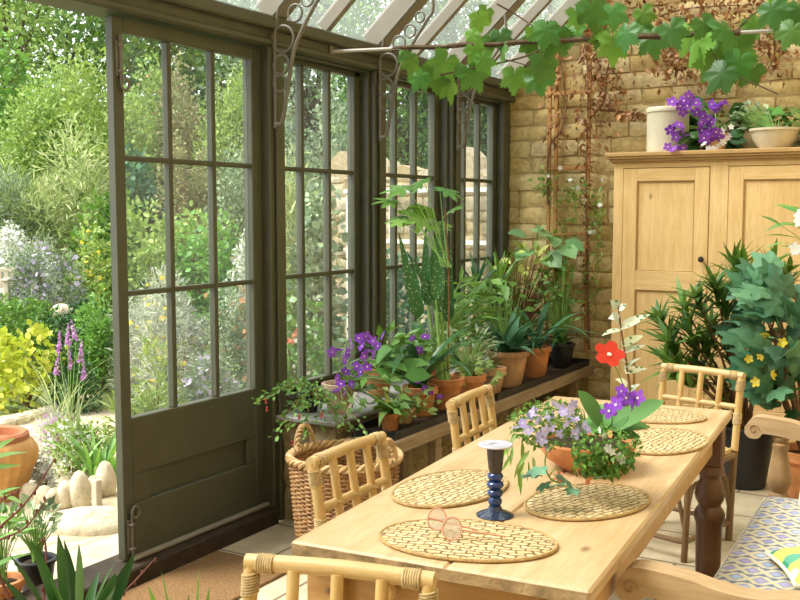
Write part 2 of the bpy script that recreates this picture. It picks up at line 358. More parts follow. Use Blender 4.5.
# leaves
G = lambda *a, **k: leafmat(*a, **k)
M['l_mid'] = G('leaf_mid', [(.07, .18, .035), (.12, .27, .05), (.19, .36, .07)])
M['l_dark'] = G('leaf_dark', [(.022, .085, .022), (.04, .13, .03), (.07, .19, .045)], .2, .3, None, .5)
M['l_lime'] = G('leaf_lime', [(.20, .32, .07), (.32, .44, .12), (.43, .52, .17)], .4)
M['l_yellow'] = G('leaf_yellow', [(.42, .52, .05), (.58, .64, .07), (.70, .70, .10)], .35)
M['l_silver'] = G('leaf_silver', [(.44, .49, .37), (.60, .64, .51), (.75, .77, .67)], .2)
M['l_grey'] = G('leaf_greygreen', [(.19, .28, .16), (.29, .39, .22), (.40, .48, .30)], .25)
M['l_tree'] = G('leaf_tree', [(.032, .10, .022), (.06, .155, .033), (.11, .22, .05)], .35)
M['l_light'] = G('leaf_light', [(.19, .32, .08), (.30, .44, .12), (.43, .54, .19)], .4)
M['l_russet'] = G('leaf_russet', [(.30, .24, .11), (.36, .33, .15), (.27, .34, .12), (.43, .33, .20)], .3)
M['l_feather'] = G('leaf_feather', [(.34, .44, .15), (.46, .55, .22), (.58, .62, .32)], .3)
M['l_blue'] = G('leaf_bluegreen', [(.035, .13, .055), (.06, .19, .09), (.12, .28, .15)], .25)
M['l_spot'] = G('leaf_spotted', [(.06, .20, .06), (.09, .27, .08)], .3, .35, ((.66, .74, .58), 70, .2))
M['l_abut'] = G('leaf_abutilon', [(.045, .155, .075), (.08, .22, .115), (.15, .32, .18)], .25)
M['l_bright'] = G('leaf_bright', [(.10, .28, .05), (.17, .38, .08), (.26, .46, .12)], .4)
M['l_vine'] = G('leaf_vine', [(.035, .15, .03), (.07, .22, .04), (.15, .34, .05)], .4, .4)
M['l_dry'] = G('leaf_dry', [(.20, .085, .035), (.32, .15, .06), (.40, .21, .09), (.26, .10, .05)], .2)
M['l_var'] = G('leaf_variegated', [(.70, .74, .60), (.55, .62, .42), (.78, .80, .70)], .3, .4, ((.10, .22, .09), 60, .3))
M['l_yvar'] = G('leaf_yellow_variegated', [(.42, .50, .10), (.58, .60, .18), (.2, .36, .07)], .35)
M['l_strep'] = G('leaf_furry', [(.10, .27, .06), (.16, .36, .10)], .25, .6)
M['l_glauc'] = G('leaf_glaucous', [(.15, .33, .21), (.24, .43, .30)], .2)
M['f_eye'] = plain('flower_eye', (.80, .78, .62), .7, .05, 20, .1, 0)
Pm = petalmat
M['f_purple'] = Pm('petal_purple', [(.24, .065, .50), (.33, .11, .62), (.20, .045, .43)])
M['f_mauve'] = Pm('petal_mauve', [(.50, .42, .75), (.60, .53, .82), (.42, .34, .68)])
M['f_white'] = Pm('petal_white', [(.85, .85, .82), (.78, .78, .80)])
M['f_yellow'] = Pm('petal_yellow', [(.80, .62, .06), (.85, .70, .12)])
M['l_pale'] = G('leaf_pale', [(.14, .32, .14), (.22, .42, .19), (.3, .5, .25)], .3)
M['bud'] = plain('bud_red', (.34, .035, .03), .5, .2, 20, .3, 0)
M['thresh'] = plain('dark_sill', (.045, .032, .02), .7, .35, 14, .2, .4)
M['f_red'] = Pm('petal_red', [(.58, .05, .03), (.66, .09, .05)])
M['f_salmon'] = Pm('petal_salmon', [(.75, .26, .15), (.82, .36, .24)])
M['f_pink'] = Pm('petal_pink', [(.52, .24, .50), (.45, .2, .52), (.62, .38, .60)])
M['f_lav'] = Pm('petal_lavender', [(.52, .44, .60), (.60, .52, .66), (.44, .36, .55)])
M['f_orange'] = Pm('petal_orange', [(.72, .42, .24), (.66, .34, .18)])
# ---------------------------------------------------------------- leaf shapes and plant helpers
L_OVAL = (np.array([(0, 0, 0), (.26, .45, .08), (0, 1, -.12), (-.26, .45, .08)]), [(0, 1, 2), (0, 2, 3)])
L_WIDE = (np.array([(0, 0, 0), (.36, .3, .06), (.3, .7, .03), (0, 1, -.12), (-.3, .7, .03), (-.36, .3, .06), (0, .5, -.03)]), [(0, 1, 6), (1, 2, 6), (2, 3, 6), (3, 4, 6), (4, 5, 6), (5, 0, 6)])
L_THIN = (np.array([(0, 0, 0), (.07, .5, .02), (0, 1, -.1), (-.07, .5, .02)]), [(0, 1, 2), (0, 2, 3)])
L_LANCE = (np.array([(0, 0, 0), (.09, .3, .03), (.085, .6, .0), (0, 1, -.12), (-.085, .6, 0), (-.09, .3, .03), (0, .45, -.02)]), [(0, 1, 6), (1, 2, 6), (2, 3, 6), (3, 4, 6), (4, 5, 6), (5, 0, 6)])
def strip(L, W, droop=.8, fold=.25, n=8, wf=None, tip=1.0):
    """one blade along +y that bends down; W half width"""
    wf = wf or (lambda t: math.sin(PI*min(1, .12+.88*t)**.8)*.9+.05*(1-t)); v = []; y = z = 0; a = 0
    for i in range(n+1):
        t = i/n; w = W*wf(t) if i < n else W*.04
        v += [(-w, y-fold*0, z+fold*w), (0, y, z), (w, y, z+fold*w)]
        a = -droop*((i+.5)/n)**1.4; y += L/n*math.cos(a); z += L/n*math.sin(a)
    f = []
    for i in range(n):
        b = i*3; f += [(b, b+1, b+4, b+3), (b+1, b+2, b+5, b+4)]
    return np.array(v), f
def lobed(lobes=5, depth=.4, spread=2.3, cup=.12, teeth=.05, n=50):
    """palmate leaf: stalk end at origin, centre line along +y, unit length"""
    c = np.array((0, .25, 0)); v = [c]; 
    for i in range(n+1):
        t = -1+2*i/n; an = t*2.75
        k = abs(math.cos(an*lobes/2/spread*1.55)); r = (1-depth)+depth*k**.8
        r *= (.75-.28*abs(t)**1.5+.05)*(1+teeth*math.sin(i*2.6))
        if abs(t) > .97: r *= .45
        v.append((math.sin(an)*r, .25+math.cos(an)*r, -cup*r*r*2+.06*math.cos(an*lobes)))
    V = np.array(v); mid = .5*(V[1:]+c)+np.array((0, 0, .03)); k = n+1
    W = np.concatenate([V[:1], mid, V[1:]]); f = []
    for i in range(n):
        f.append((0, 1+i+1, 1+i)); f.append((1+i, 2+i, 1+k+i+1, 1+k+i))
    return W, f
def polar(half, cup=.12, teeth=.05, tn=3.0, n=72, c0=.30, wav=.04):
    """palmate leaf from a half outline [(degrees from the tip, radius)], stalk end at the origin, tip near y=1"""
    A = np.array([q[0] for q in half], float); Rr = np.array([q[1] for q in half], float)
    c = np.array((0, c0, 0)); v = []
    for i in range(n+1):
        t = -176+352*i/n; r = np.interp(abs(t), A, Rr)*(1+teeth*(1 if i % 2 else -1)); a = math.radians(t)
        v.append((math.sin(a)*r, c0+math.cos(a)*r, -cup*r*r+wav*math.cos(a*5)*r))
    V = np.array(v); mid = .55*(V-c)+c+np.array((0, 0, .02)); k = n+1
    f = []
    for i in range(n): f.append((0, 2+i, 1+i)); f.append((1+i, 2+i, 1+k+i+1, 1+k+i))
    return np.concatenate([c[None], mid, V]), f
L_VINE = polar([(0, .74), (12, .60), (24, .47), (30, .44), (40, .55), (54, .66), (66, .54), (80, .42), (88, .40), (100, .47), (116, .54), (135, .45), (155, .42), (168, .32), (180, .12)], .38, .09, 3, 64)
L_PALM = polar([(0, .85), (10, .66), (20, .40), (26, .34), (34, .55), (44, .78), (56, .58), (68, .32), (78, .48), (90, .66), (102, .46), (114, .28), (126, .40), (138, .5), (152, .32), (180, .1)], .35, .03, 3, 96)
L_SOFT = polar([(0, .82), (14, .60), (28, .44), (40, .54), (54, .68), (68, .52), (85, .43), (105, .46), (125, .52), (145, .48), (162, .38), (180, .15)], .3, .03, 3, 48)
def flower5(pet=.5, cup=.25, n=5, w=.74, notch=.0):
    v = [(0, 0, 0)]; f = []
    for k in range(n):
        a = 2*PI*k/n; d = np.array((math.cos(a), math.sin(a), 0)); e = np.array((-d[1], d[0], 0)); b = len(v)
        v += [d*.12*pet*2+e*.0, d*.55*pet*2-e*w*pet+np.array((0, 0, cup*.3)), d*pet*2*(1-notch)+np.array((0, 0, cup*.6)), d*.55*pet*2+e*w*pet+np.array((0, 0, cup*.3)), d*.95*pet*2-e*w*.6*pet+np.array((0, 0, cup*.5)), d*.95*pet*2+e*w*.6*pet+np.array((0, 0, cup*.5))]
        f += [(0, b+1, b+4, b+2), (0, b+2, b+5, b+3)]
    return np.array(v, float), f
FL5 = flower5()
def rdirs(n, up=.3):
    d = RNG.normal(size=(n, 3)); d[:, 2] += up; return d/np.linalg.norm(d, axis=1)[:, None]
def lumps(n, r, k=9, seed=0, flat=1.0, bottom=-.2):
    """n points on the skins of k overlapping lumps filling an ellipsoid r=(rx,ry,rz) whose base is z=0"""
    R = np.random.default_rng(seed+11); rx, ry, rz = r
    c = R.normal(size=(k, 3)); c /= np.linalg.norm(c, axis=1)[:, None]; c *= R.uniform(.35, .72, (k, 1)); c[:, 2] = np.abs(c[:, 2])*1.0+bottom*.5
    rad = R.uniform(.30, .52, k); ii = R.integers(0, k, n); d = R.normal(size=(n, 3)); d[:, 2] += .35; d /= np.linalg.norm(d, axis=1)[:, None]
    p = c[ii]+d*(rad[ii]*R.uniform(.62, 1.04, n)**1)[:, None]; p[:, 2] = np.maximum(p[:, 2], bottom)
    s = np.array((rx, ry, rz/1.25)); P = p*s; P[:, 2] += .2*rz/1.25*1.0
    P[:, 0] *= rx/np.percentile(np.abs(P[:, 0]), 96); P[:, 1] *= ry/np.percentile(np.abs(P[:, 1]), 96); P[:, 2] *= .97*rz/np.percentile(P[:, 2], 98)
    P[:, 2] = np.maximum(P[:, 2], .01)
    return P, d
def leafcloud(P, D, size, tpl, upbias=.3, jit=.8, var=.35, mb=None):
    n = len(P); d = D+RNG.normal(size=(n, 3))*jit; d[:, 2] += upbias; u = rdirs(n, 1.2)
    R = rots(d, u)*(size*RNG.uniform(1-var, 1+var, n))[:, None, None]
    mb = mb or MB(); return mb.many(tpl[0], tpl[1], R, P)
def stems(base, tips, r0, r1=.4, sag=.1, n=6, sides=5, mb=None):
    mb = mb or MB()
    for t in tips:
        b = np.asarray(base, float)+RNG.normal(size=3)*np.array((r0, r0, 0)); t = np.asarray(t, float); m = (b+t)/2; m[2] += sag*np.linalg.norm(t-b)
        mb.tube(bez([b, m, t], n), np.linspace(r0, r0*r1, 2*n+1), sides)
    return mb
POTPROF = lambda r, h, rim=.18, t=.012, ov=1.08: [(.0, 0), (r*.68, 0), (r*.70, .004), (r*(.70+.30*(1-rim)), h*(1-rim)), (r*ov, h*(1-rim)+.002), (r*ov, h*.985), (r*ov-.004, h), (r-t+.004, h), (r-t, h*.97), (r-t-.004, h*.86)]
def pot(root, r, h, mat, rim=.18, soil=True, ov=1.08, n=36):
    MB().lathe(POTPROF(r, h, rim, .012, ov), n).build('pot', mat, root)
    if soil: MB().lathe([(0, h*.885), (r*.5, h*.885), (r-.016, h*.87)], 24).build('soil', M['soil'], root)
def flowers(root, name, pts, size, mat, dirs=None, tpl=FL5, eye=True):
    """each bloom its own part, sharing one mesh"""
    o0 = None
    for i, p in enumerate(pts):
        d = dirs[i] if dirs is not None else rdirs(1, .3)[0]
        if o0 is None:
            fm = MB().add(tpl[0]*1.0, tpl[1])
            if eye: fm.mi = 1; fm.add([(.15*math.cos(q), .15*math.sin(q), .09) for q in np.arange(6)*PI/3], [tuple(range(6))])
            o0 = fm.build(name, [mat, M['f_eye']], root); o = o0
        else:
            o = o0.copy(); COL.objects.link(o); o.parent = root
        R = Matrix(rotm(rdirs(1, 0)[0], d).tolist()).to_4x4()
        o.matrix_basis = Matrix.Translation(Vector(p)) @ R @ Matrix.Scale(size*random.uniform(.85, 1.15), 4)
CAMDIR = lambda p: (CAM-np.asarray(p))/np.linalg.norm(CAM-np.asarray(p))
# ---------------------------------------------------------------- the setting
def st(mb, name, mat, parent=None, smooth=False): return mb.build(name, mat, parent, smooth, kind='structure' if parent is None else None)
def stone_face(mb, o, u, v, n, W, H, rh=.108, ln=(.17, .42), keep=None, seed=1, gap=.009, rough=.007, depth=.05, nx=6, nz=4, jit=.12):
    R = random.Random(seed); o, u, v, n = [np.asarray(q, float) for q in (o, u, v, n)]
    z = 0
    while z < H-.02:
        h = min(rh*R.uniform(1-jit, 1+jit), H-z); x = -R.uniform(0, ln[0]*.8)
        while x < W:
            l = R.uniform(*ln); x0, x1 = max(0, x), min(W, x+l)
            if x1-x0 > .04 and (keep is None or keep((x0+x1)/2, z+h/2)):
                g = gap/2; xs = np.linspace(x0+g, x1-g, nx); zs = np.linspace(z+g, z+h-g, nz); V = []
                pr = R.uniform(-.006, .008); ti = R.uniform(-.006, .006)
                for j, zz in enumerate(zs):
                    for i, xx in enumerate(xs):
                        ex = min(i, nx-1-i); ez = min(j, nz-1-j); k = (0 if ex == 0 else 1)*(0 if ez == 0 else 1)
                        out = (.012 if k else .001)+pr+ti*(i/(nx-1)-.5)*2+R.uniform(-rough, rough)*(.7 if k else .5)
                        jx = R.uniform(-.004, .004); jz = R.uniform(-.004, .004)
                        if ex == 0 and ez == 0: jx += .004*(1 if i == 0 else -1); jz += .004*(1 if j == 0 else -1)
                        V.append(o+u*(xx+jx)+v*(zz+jz)+n*out)
                fs = [(j*nx+i, j*nx+i+1, (j+1)*nx+i+1, (j+1)*nx+i) for j in range(nz-1) for i in range(nx-1)]
                ring = [i for i in range(nx)]+[j*nx+nx-1 for j in range(1, nz)]+[(nz-1)*nx+i for i in range(nx-2, -1, -1)]+[j*nx for j in range(nz-2, 0, -1)]
                b = len(V); V += [V[q]-n*depth for q in ring]; L = len(ring)
                fs += [(ring[k], b+k, b+(k+1) % L, ring[(k+1) % L]) for k in range(L)]
                mb.add(V, fs)
            x += l
        z += h
st(MB().box((.05, -1.2, -.1), (4.3, 6.66, 0)), 'floor', M['flag'])
ROOF = lambda x: 2.40+.9*x
bw = MB(); stone_face(bw, (-.06, 6.63, 0), (1, 0, 0), (0, 0, 1), (0, -1, 0), 3.6, 4.2, keep=lambda x, z: z < ROOF(x-.06)+.02, seed=3)
bw.mi = 1; bw.prism([(-.06, -.1), (4.3, -.1), (4.3, 6.2), (-.06, 2.30)], 1, 6.632, 6.86)
st(bw, 'wall_back', [M['brick'], M['mortar']], smooth=True)
st(MB().box((4.25, -1.2, -.1), (4.45, 6.8, 6.2)), 'wall_right', M['brick'])
st(MB().box((.0, -1.4, -.1), (4.45, -1.2, 6.2)), 'wall_front', M['brick'])
# dwarf wall under the windows
dw = MB(); stone_face(dw, (0.0, 3.86, 0), (1, 0, 0), (0, 0, 1), (0, -1, 0), .35, .50, .165, (.2, .35), seed=5, rough=.012)
stone_face(dw, (.335, 3.86, 0), (0, 1, 0), (0, 0, 1), (1, 0, 0), 2.75, .50, .15, (.2, .4), seed=6, rough=.012)
dw.mi = 1; dw.box((-.12, 3.87, -.1), (.33, 6.62, .5)); st(dw, 'wall_left', [M['pier'], M['mortar']], smooth=True)
st(MB().box((0.0, 3.81, .50), (.375, 6.60, .525), .006), 'trim_1', M['slate'])
YP = [3.85, 4.79, 5.72, 6.57]
def post(mb, y, w=.13):
    mb.box((-.13, y-w/2, .0), (.03, y+w/2, 2.27), .006); mb.box((.03, y-w/2+.03, .0), (.05, y+w/2-.03, 2.27), .006)
pm = MB()
for y in YP[:3]: post(pm, y, .12)
pm.box((-.13, 6.53, 0), (.0, 6.63, 2.27), .006)
for y in (1.9, .9): post(pm, y)
st(pm, 'trim_2', M['paint'])
hb = MB().box((-.14, -.6, 2.27), (.03, 6.63, 2.41), .006).box((.03, -.6, 2.345), (.065, 6.63, 2.405), .008).box((.03, -.6, 2.272), (.045, 6.63, 2.30), .006).box((-.2, -.6, 2.30), (-.12, 6.8, 2.38), .01)
st(hb, 'trim_3', M['paint'])
st(MB().box((-.14, 1.2, -.06), (.055, 3.80, .075), .008), 'baseboard_left', M['thresh'])
pb = MB()
for a, b in zip(YP[:-1], YP[1:]):
    pb.box((-.11, a+.06, .525), (-.01, b-.05, .60), .004).box((-.01, a+.05, .525), (.02, b-.05, .565), .004)
st(pb, 'trim_4', M['paint'])
# windows
def window(k, y0, y1):
    z0, z1 = .60, 2.27; fr = MB()
    fr.box((-.12, y0, z0), (-.0, y0+.010, z1), .003).box((-.12, y1-.022, z0), (-.0, y1, z1), .003)
    fr.box((-.12, y0, z1-.010), (-.0, y1, z1), .003)
    a, b, c, d = y0+.010, y1-.022, z0+.0, z1-.010
    for q in ((a, a+.03), (b-.055, b)): fr.box((-.105, q[0], c), (-.055, q[1], d), .004)
    fr.box((-.105, a, c), (-.055, b, c+.03), .004).box((-.105, a, d-.025), (-.055, b, d), .004)
    fr.box((-.15, y0-.02, z0-.03), (.012, y1+.02, z0), .005)
    o = fr.build('window_%d' % k, M['paint'], None, False, kind='structure')
    br = MB(); a += .03; b -= .055; c += .03; d -= .025; w = (b-a-.05)/3
    for i in (1, 2): y = a+w*i+.025*(i-1); br.box((-.102, y, c), (-.06, y+.025, d), .004)
    for z in (1.175, 1.715): br.box((-.098, a, z-.011), (-.064, b, z+.011), .004)
    br.build('glazing_bars', M['paint'], o, False)
    gl = MB()
    ys = [a, a+w, a+w+.025, a+2*w+.025, a+2*w+.05, b]; zs = [c, 1.164, 1.186, 1.704, 1.726, d]
    for i in range(3):
        for j in range(3): gl.box((-.082, ys[2*i], zs[2*j]), (-.079, ys[2*i+1], zs[2*j+1]))
    gl.build('glass_panes', M['glass'], o, False)
for k in range(3): window(k+1, YP[k]+.06, YP[k+1]-(.06 if k < 2 else .04))
# glazed door leaf beside the open doorway
dr = MB(); Y0, Y1 = 2.866, 3.792; X0, X1 = -.064, -.022
dr.box((X0, Y0, .085), (X1, Y0+.054, 2.262), .004).box((X0, Y1-.07, .085), (X1, Y1, 2.262), .004)
dr.box((X0, Y0+.054, 2.205), (X1, Y1-.07, 2.262), .004).box((X0, Y0+.054, .085), (X1, Y1-.07, .31), .004).box((X0, Y0+.054, .43), (X1, Y1-.07, .665), .004)
dr.box((X0, Y0+.0545, .3105), (X1-.0003, Y0+.15, .4295), .004).box((X0, Y1-.135, .3105), (X1-.0003, Y1-.0705, .4295), .004)
door = dr.build('door_1', M['paint'], None, False, kind='structure')
MB().box((X0+.015, Y0+.14, .30), (X1-.022, Y1-.13, .44)).build('recessed_panel', M['paint'], door, False)
db = MB(); a, b, c, d = Y0+.054, Y1-.07, 0.665, 2.205; w = (b-a-.05)/3
for i in (1, 2): y = a+w*i+.025*(i-1); db.box((X0+.003, y, c), (X1-.003, y+.025, d), .004)
for z in (1.172, 1.714): db.box((X0+.006, a, z-.011), (X1-.006, b, z+.011), .004)
db.build('glazing_bars', M['paint'], door, False)
dg = MB(); ys = [a, a+w, a+w+.025, a+2*w+.025, a+2*w+.05, b]; zs = [c, 1.161, 1.183, 1.703, 1.725, d]
for i in range(3):
    for j in range(3): dg.box((-.052, ys[2*i], zs[2*j]), (-.049, ys[2*i+1], zs[2*j+1]))
dg.build('glass_panes', M['glass'], door, False)
MB().box((X1, Y0+.02, .078), (X1+.03, Y1, .098), .006).build('weather_bar', M['paint_light'], door, False)
for zb, up in ((.28, -1), (2.0, 1)):
    yb = Y0+.028; bo = MB(); bo.tube([(X1+.012, yb, zb-.0), (X1+.012, yb, zb+up*.19)], .006, 8)
    bo.box((X1, yb-.018, zb+up*.03), (X1+.006, yb+.018, zb+up*.17), .002)
    for q in (.05, .15): bo.box((X1, yb-.012, zb+up*q-.006), (X1+.022, yb+.012, zb+up*q+.006), .003)
    bo.tube([(X1+.016, yb+.02*math.cos(t)+.018, zb+.024*math.sin(t)-.0) for t in np.linspace(0, 2*PI, 17)[:-1]], .006, 6, closed=True)
    bo.build('bolt', M['iron'], door)
st(MB().box((-.13, 3.792, .0), (.02, 3.81, 2.27)), 'trim_5', M['paint'])
# lean-to roof
roof = thing('ceiling', None, None); roof['kind'] = 'structure'
sl = math.atan(.9); cs, sn = math.cos(sl), math.sin(sl)
def slope_box(y0, y1, t0, t1, l0=.0, l1=5.4):
    """beam along the slope: t = height of underside/top measured square to the roof"""
    mb = MB(); mb.prism([(l0*cs-t0*sn, 2.40+l0*sn+t0*cs), (l1*cs-t0*sn, 2.40+l1*sn+t0*cs), (l1*cs-t1*sn, 2.40+l1*sn+t1*cs), (l0*cs-t1*sn, 2.40+l0*sn+t1*cs)], 1, y0, y1); return mb
for y in (.1, 1.04, 1.98, 2.92, 3.86, 4.80, 5.74, 6.56):
    slope_box(y-.055, y+.055, -.02, .09, .0).build('rafter', M['paint_light'], roof, False)
for y in (.57, 1.51, 2.45, 3.39, 4.33, 5.27, 6.17):
    slope_box(y-.02, y+.02, .02, .09, .0).build('glazing_bar', M['paint_light'], roof, False)
slope_box(-.5, 6.63, .076, .08, -.1).build('roof_glass', M['roofglass'], roof, False)
# ---------------------------------------------------------------- scroll brackets and vine rod
def PB(px, py): p = pl(px, py, 1, 4.745); return np.array((p[0], 0, p[2]))
cur = [PB(*q) for q in [(381, 137), (386, 135.5), (390, 118), (393.5, 95), (398, 74), (407, 54), (416, 38), (427, 20), (433, 9)]]
cur[0][0] = .052; xe = cur[-1][0]-.01; cur.append(np.array((xe, 0, ROOF(xe)-.035)))
def bracket(label, y):
    t = thing('scroll_bracket', label, 'bracket', (0, y, 0), 0, 'iron scroll brackets on the window posts')
    MB().tube(bez(cur, 8), .0095, 8).build('curved_bar', M['iron'], t)
    b = MB(); b.tube([np.array((.054, 0, z)) for z in (1.89, 2.1, 2.32)]+[np.array((x, 0, ROOF(x)-.033)) for x in (.08, xe*.5, xe, xe+.25)], .0075, 6)
    b.build('straight_bar', M['iron'], t)
    for (px, py, r) in [(387.6, 65, 11.2), (385.8, 86.5, 8), (384.8, 102.5, 6.8), (399, 43, 7), (410, 31, 6.2), (420, 17, 5)]:
        c = PB(px, py); R = r*5.43/1000
        MB().tube([c+np.array((R*math.cos(a), 0, R*math.sin(a))) for a in np.linspace(0, 2*PI, 25)[:-1]], .0058, 6, closed=True).build('ring', M['iron'], t)
for y, l in ((3.80, 'iron scroll bracket beside the glazed door, nearest of the three'), (4.745, 'iron scroll bracket on the post between first and second window'), (5.685, 'iron scroll bracket farthest from the door, behind the vine leaves')):
    bracket(l, y)
rd = MB(); A = np.array((.03, 4.30, 2.312)); B = np.array((2.9, 4.85, 2.285)); rd.tube([A, (A+B)/2-np.array((0, 0, .004)), B], .0085, 8)
rod = thing('tie_rod', 'slim metal tie rod running from the eaves across to the right', 'rod', A.tolist())
q = MB(); q.tube([A-A, B-A], .0085, 8); q.build('bar', M['rod'], rod)
MB().box((0.0, -.02, -.03), (.012, .02, .03), .003).build('wall_plate', M['iron'], rod, False)
# ---------------------------------------------------------------- dining table
tb = thing('dining_table', 'long farmhouse dining table with pale pine top and dark turned legs', 'table', (1.868, 2.838, 0), math.radians(4.2))
TW, TL = .70, 2.02; zt = .75
def plank(x0, x1):
    m = MB().box((x0, -TL/2, zt-.034), (x1, TL/2, zt), .006); return m
for a, b in ((-TW/2, .035), (.0354, TW/2)): plank(a, b).build('tabletop_plank', M['table'], tb, False)
MB().box((-TW/2+.004, -TL/2-.0022, zt-.031), (TW/2-.004, -TL/2, zt-.004), .001).build('worn_end', M['endgrain'], tb, False)
ax, ay = TW/2-.06, TL/2-.09
for s in (-1, 1):
    MB().box((s*ax-.012, -ay, .60), (s*ax+.012, ay, zt-.034), .003).build('side_apron', M['apron'], tb, False)
    MB().box((-ax, s*ay-.012, .60), (ax, s*ay+.012, zt-.034), .003).build('end_apron', M['apron'], tb, False)
kn = MB(); kn.lathe([(.0, 0), (.012, 0), (.012, .012), (.022, .018), (.026, .028), (.02, .038), (0, .042)], 20)
k = kn.build('drawer_knob', M['pine'], tb, True, (-.13, -ay-.012, .655)); k.rotation_euler = (PI/2, 0, 0)
legp = [(.0, 0), (.034, 0), (.036, .02), (.030, .05), (.036, .065), (.044, .08), (.047, .20), (.049, .33), (.055, .345), (.058, .365), (.050, .385), (.040, .40), (.052, .425), (.056, .445), (.050, .475), (.038, .50), (.040, .515), (.050, .525), (.050, .545), (.04, .56), (0, .56)]
for sx in (-1, 1):
    for sy in (-1, 1):
        lg = MB().lathe(legp, 28).build('leg', M['dark'], tb, True, (sx*(ax-.0), sy*(ay-.0), 0))
        bl = MB().box((-.045, -.045, .555), (.045, .045, zt-.034), .004)
        bl.build('leg_block', M['apron'] if sy < 0 else M['dark'], lg, False)  # far blocks coloured dark to stand for the shade under the table
        if sy < 0:
            for zz in (.63, .68): MB().tube([(0.012, -.0475, zz), (0.012, -.044, zz)], .006, 8).build('peg', M['endgrain'], lg)
# ---------------------------------------------------------------- cane chairs
def chair(label, x, y, rz):
    """back along local +y side, faces -y"""
    t = thing('dining_chair', label, 'chair', (x, y, 0), rz, 'cane dining chairs round the table')
    H = .755; w = .195
    def bp(z): return .20+max(0, (z-.42))*.20+.012*math.sin(z*6)      # rake of the back
    for s in (-1, 1):
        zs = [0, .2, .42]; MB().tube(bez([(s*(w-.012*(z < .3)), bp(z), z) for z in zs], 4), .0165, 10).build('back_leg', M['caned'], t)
        zs = [.42, .50, .6, .7, H]; MB().tube(bez([(s*(w-.012*(z < .3)), bp(z), z) for z in zs], 4), .0165, 10).build('back_post', M['cane'], t)
    e = MB(); p = [(-w-.012, bp(H), H), (0, bp(H)+.006, H+.004), (w+.012, bp(H), H)]; e.tube(bez(p, 6), .0185, 12)
    e.build('top_rail', M['caneh'], t)
    for s in (-1, 1):
        wr = MB()
        for q in range(8):
            z = H-.022-q*.0058; wr.tube([(s*w+.0185*math.cos(a), bp(z)+.0185*math.sin(a), z+.004*math.cos(a)) for a in np.linspace(0, 2*PI, 13)[:-1]], .0026, 5, closed=True)
        wr.build('binding', M['wrap'], t); wr = MB()
        for q in range(7):
            xx = s*(w-.018-.0054*q); wr.tube([(xx, bp(H)+.02*math.cos(a), H+.02*math.sin(a)) for a in np.linspace(0, 2*PI, 13)[:-1]], .0026, 5, closed=True)
        wr.build('binding', M['wrap'], t); wr = MB()
        for q in range(9):
            z = .587-q*.0055; wr.tube([(s*w+.018*math.cos(a), bp(z)+.018*math.sin(a), z) for a in np.linspace(0, 2*PI, 13)[:-1]], .0028, 5, closed=True)
        wr.build('binding', M['wrap'], t)
    z2 = .615; MB().tube([(-w, bp(z2), z2), (w, bp(z2), z2)], .0135, 10).build('cross_rail', M['caneh'], t)
    for i in (-1, 0, 1):
        nb = MB()
        xx = i*w*.5; MB().tube(bez([(xx, bp(z)-.004, z) for z in (.43, .6, H-.005)], 5), .0135, 10).build('spindle', M['cane'], t)
        nb.tube([(xx+.017*math.cos(a), bp(z2)+.017*math.sin(a), z2+.004*math.sin(2*a)) for a in np.linspace(0, 2*PI, 13)[:-1]], .005, 5, closed=True).build('rail_lashing', M['wrap'], t)
    s_ = MB().box((-.195, -.215, .405), (.195, .19, .425), .01)
    for q in range(19): s_.tube([(-.19+q*.021, -.21, .428), (-.19+q*.021, .185, .428)], .0075, 6)
    s_.build('seat', M['caneh'], t)
    fr = MB(); 
    for a, b in (((-.2, -.21), (.2, -.21)), ((-.2, .19), (.2, .19)), ((-.2, -.21), (-.2, .19)), ((.2, -.21), (.2, .19))): fr.tube([(*a, .40), (*b, .40)], .014, 8)
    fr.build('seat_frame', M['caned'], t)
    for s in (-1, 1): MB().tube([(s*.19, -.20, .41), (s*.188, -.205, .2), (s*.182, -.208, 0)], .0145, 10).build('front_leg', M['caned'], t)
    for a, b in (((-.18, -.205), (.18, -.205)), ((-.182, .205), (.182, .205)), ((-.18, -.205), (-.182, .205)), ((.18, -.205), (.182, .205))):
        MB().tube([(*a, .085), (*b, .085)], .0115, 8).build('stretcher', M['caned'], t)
        a3, b3 = np.array((*a, .14)), np.array((*b, .14)); m = (a3+b3)/2; top = np.array((m[0], m[1], .385))
        for e in (a3, b3):
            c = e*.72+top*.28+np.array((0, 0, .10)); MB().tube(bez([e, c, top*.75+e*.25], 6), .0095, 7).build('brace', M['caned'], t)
    return t
chair('cane dining chair beside the wicker basket, left side of table', 1.49, 2.60, math.radians(90))
chair('cane dining chair in front of the plant bench, left side of table', 1.425, 3.62, math.radians(93.5))
chair('cane dining chair in the near foreground, its pale back against the table end', 1.867, 1.44, math.radians(14.5))
chair('cane dining chair at the far end of the table before the cupboard', 1.763, 4.48, math.radians(-14.5))
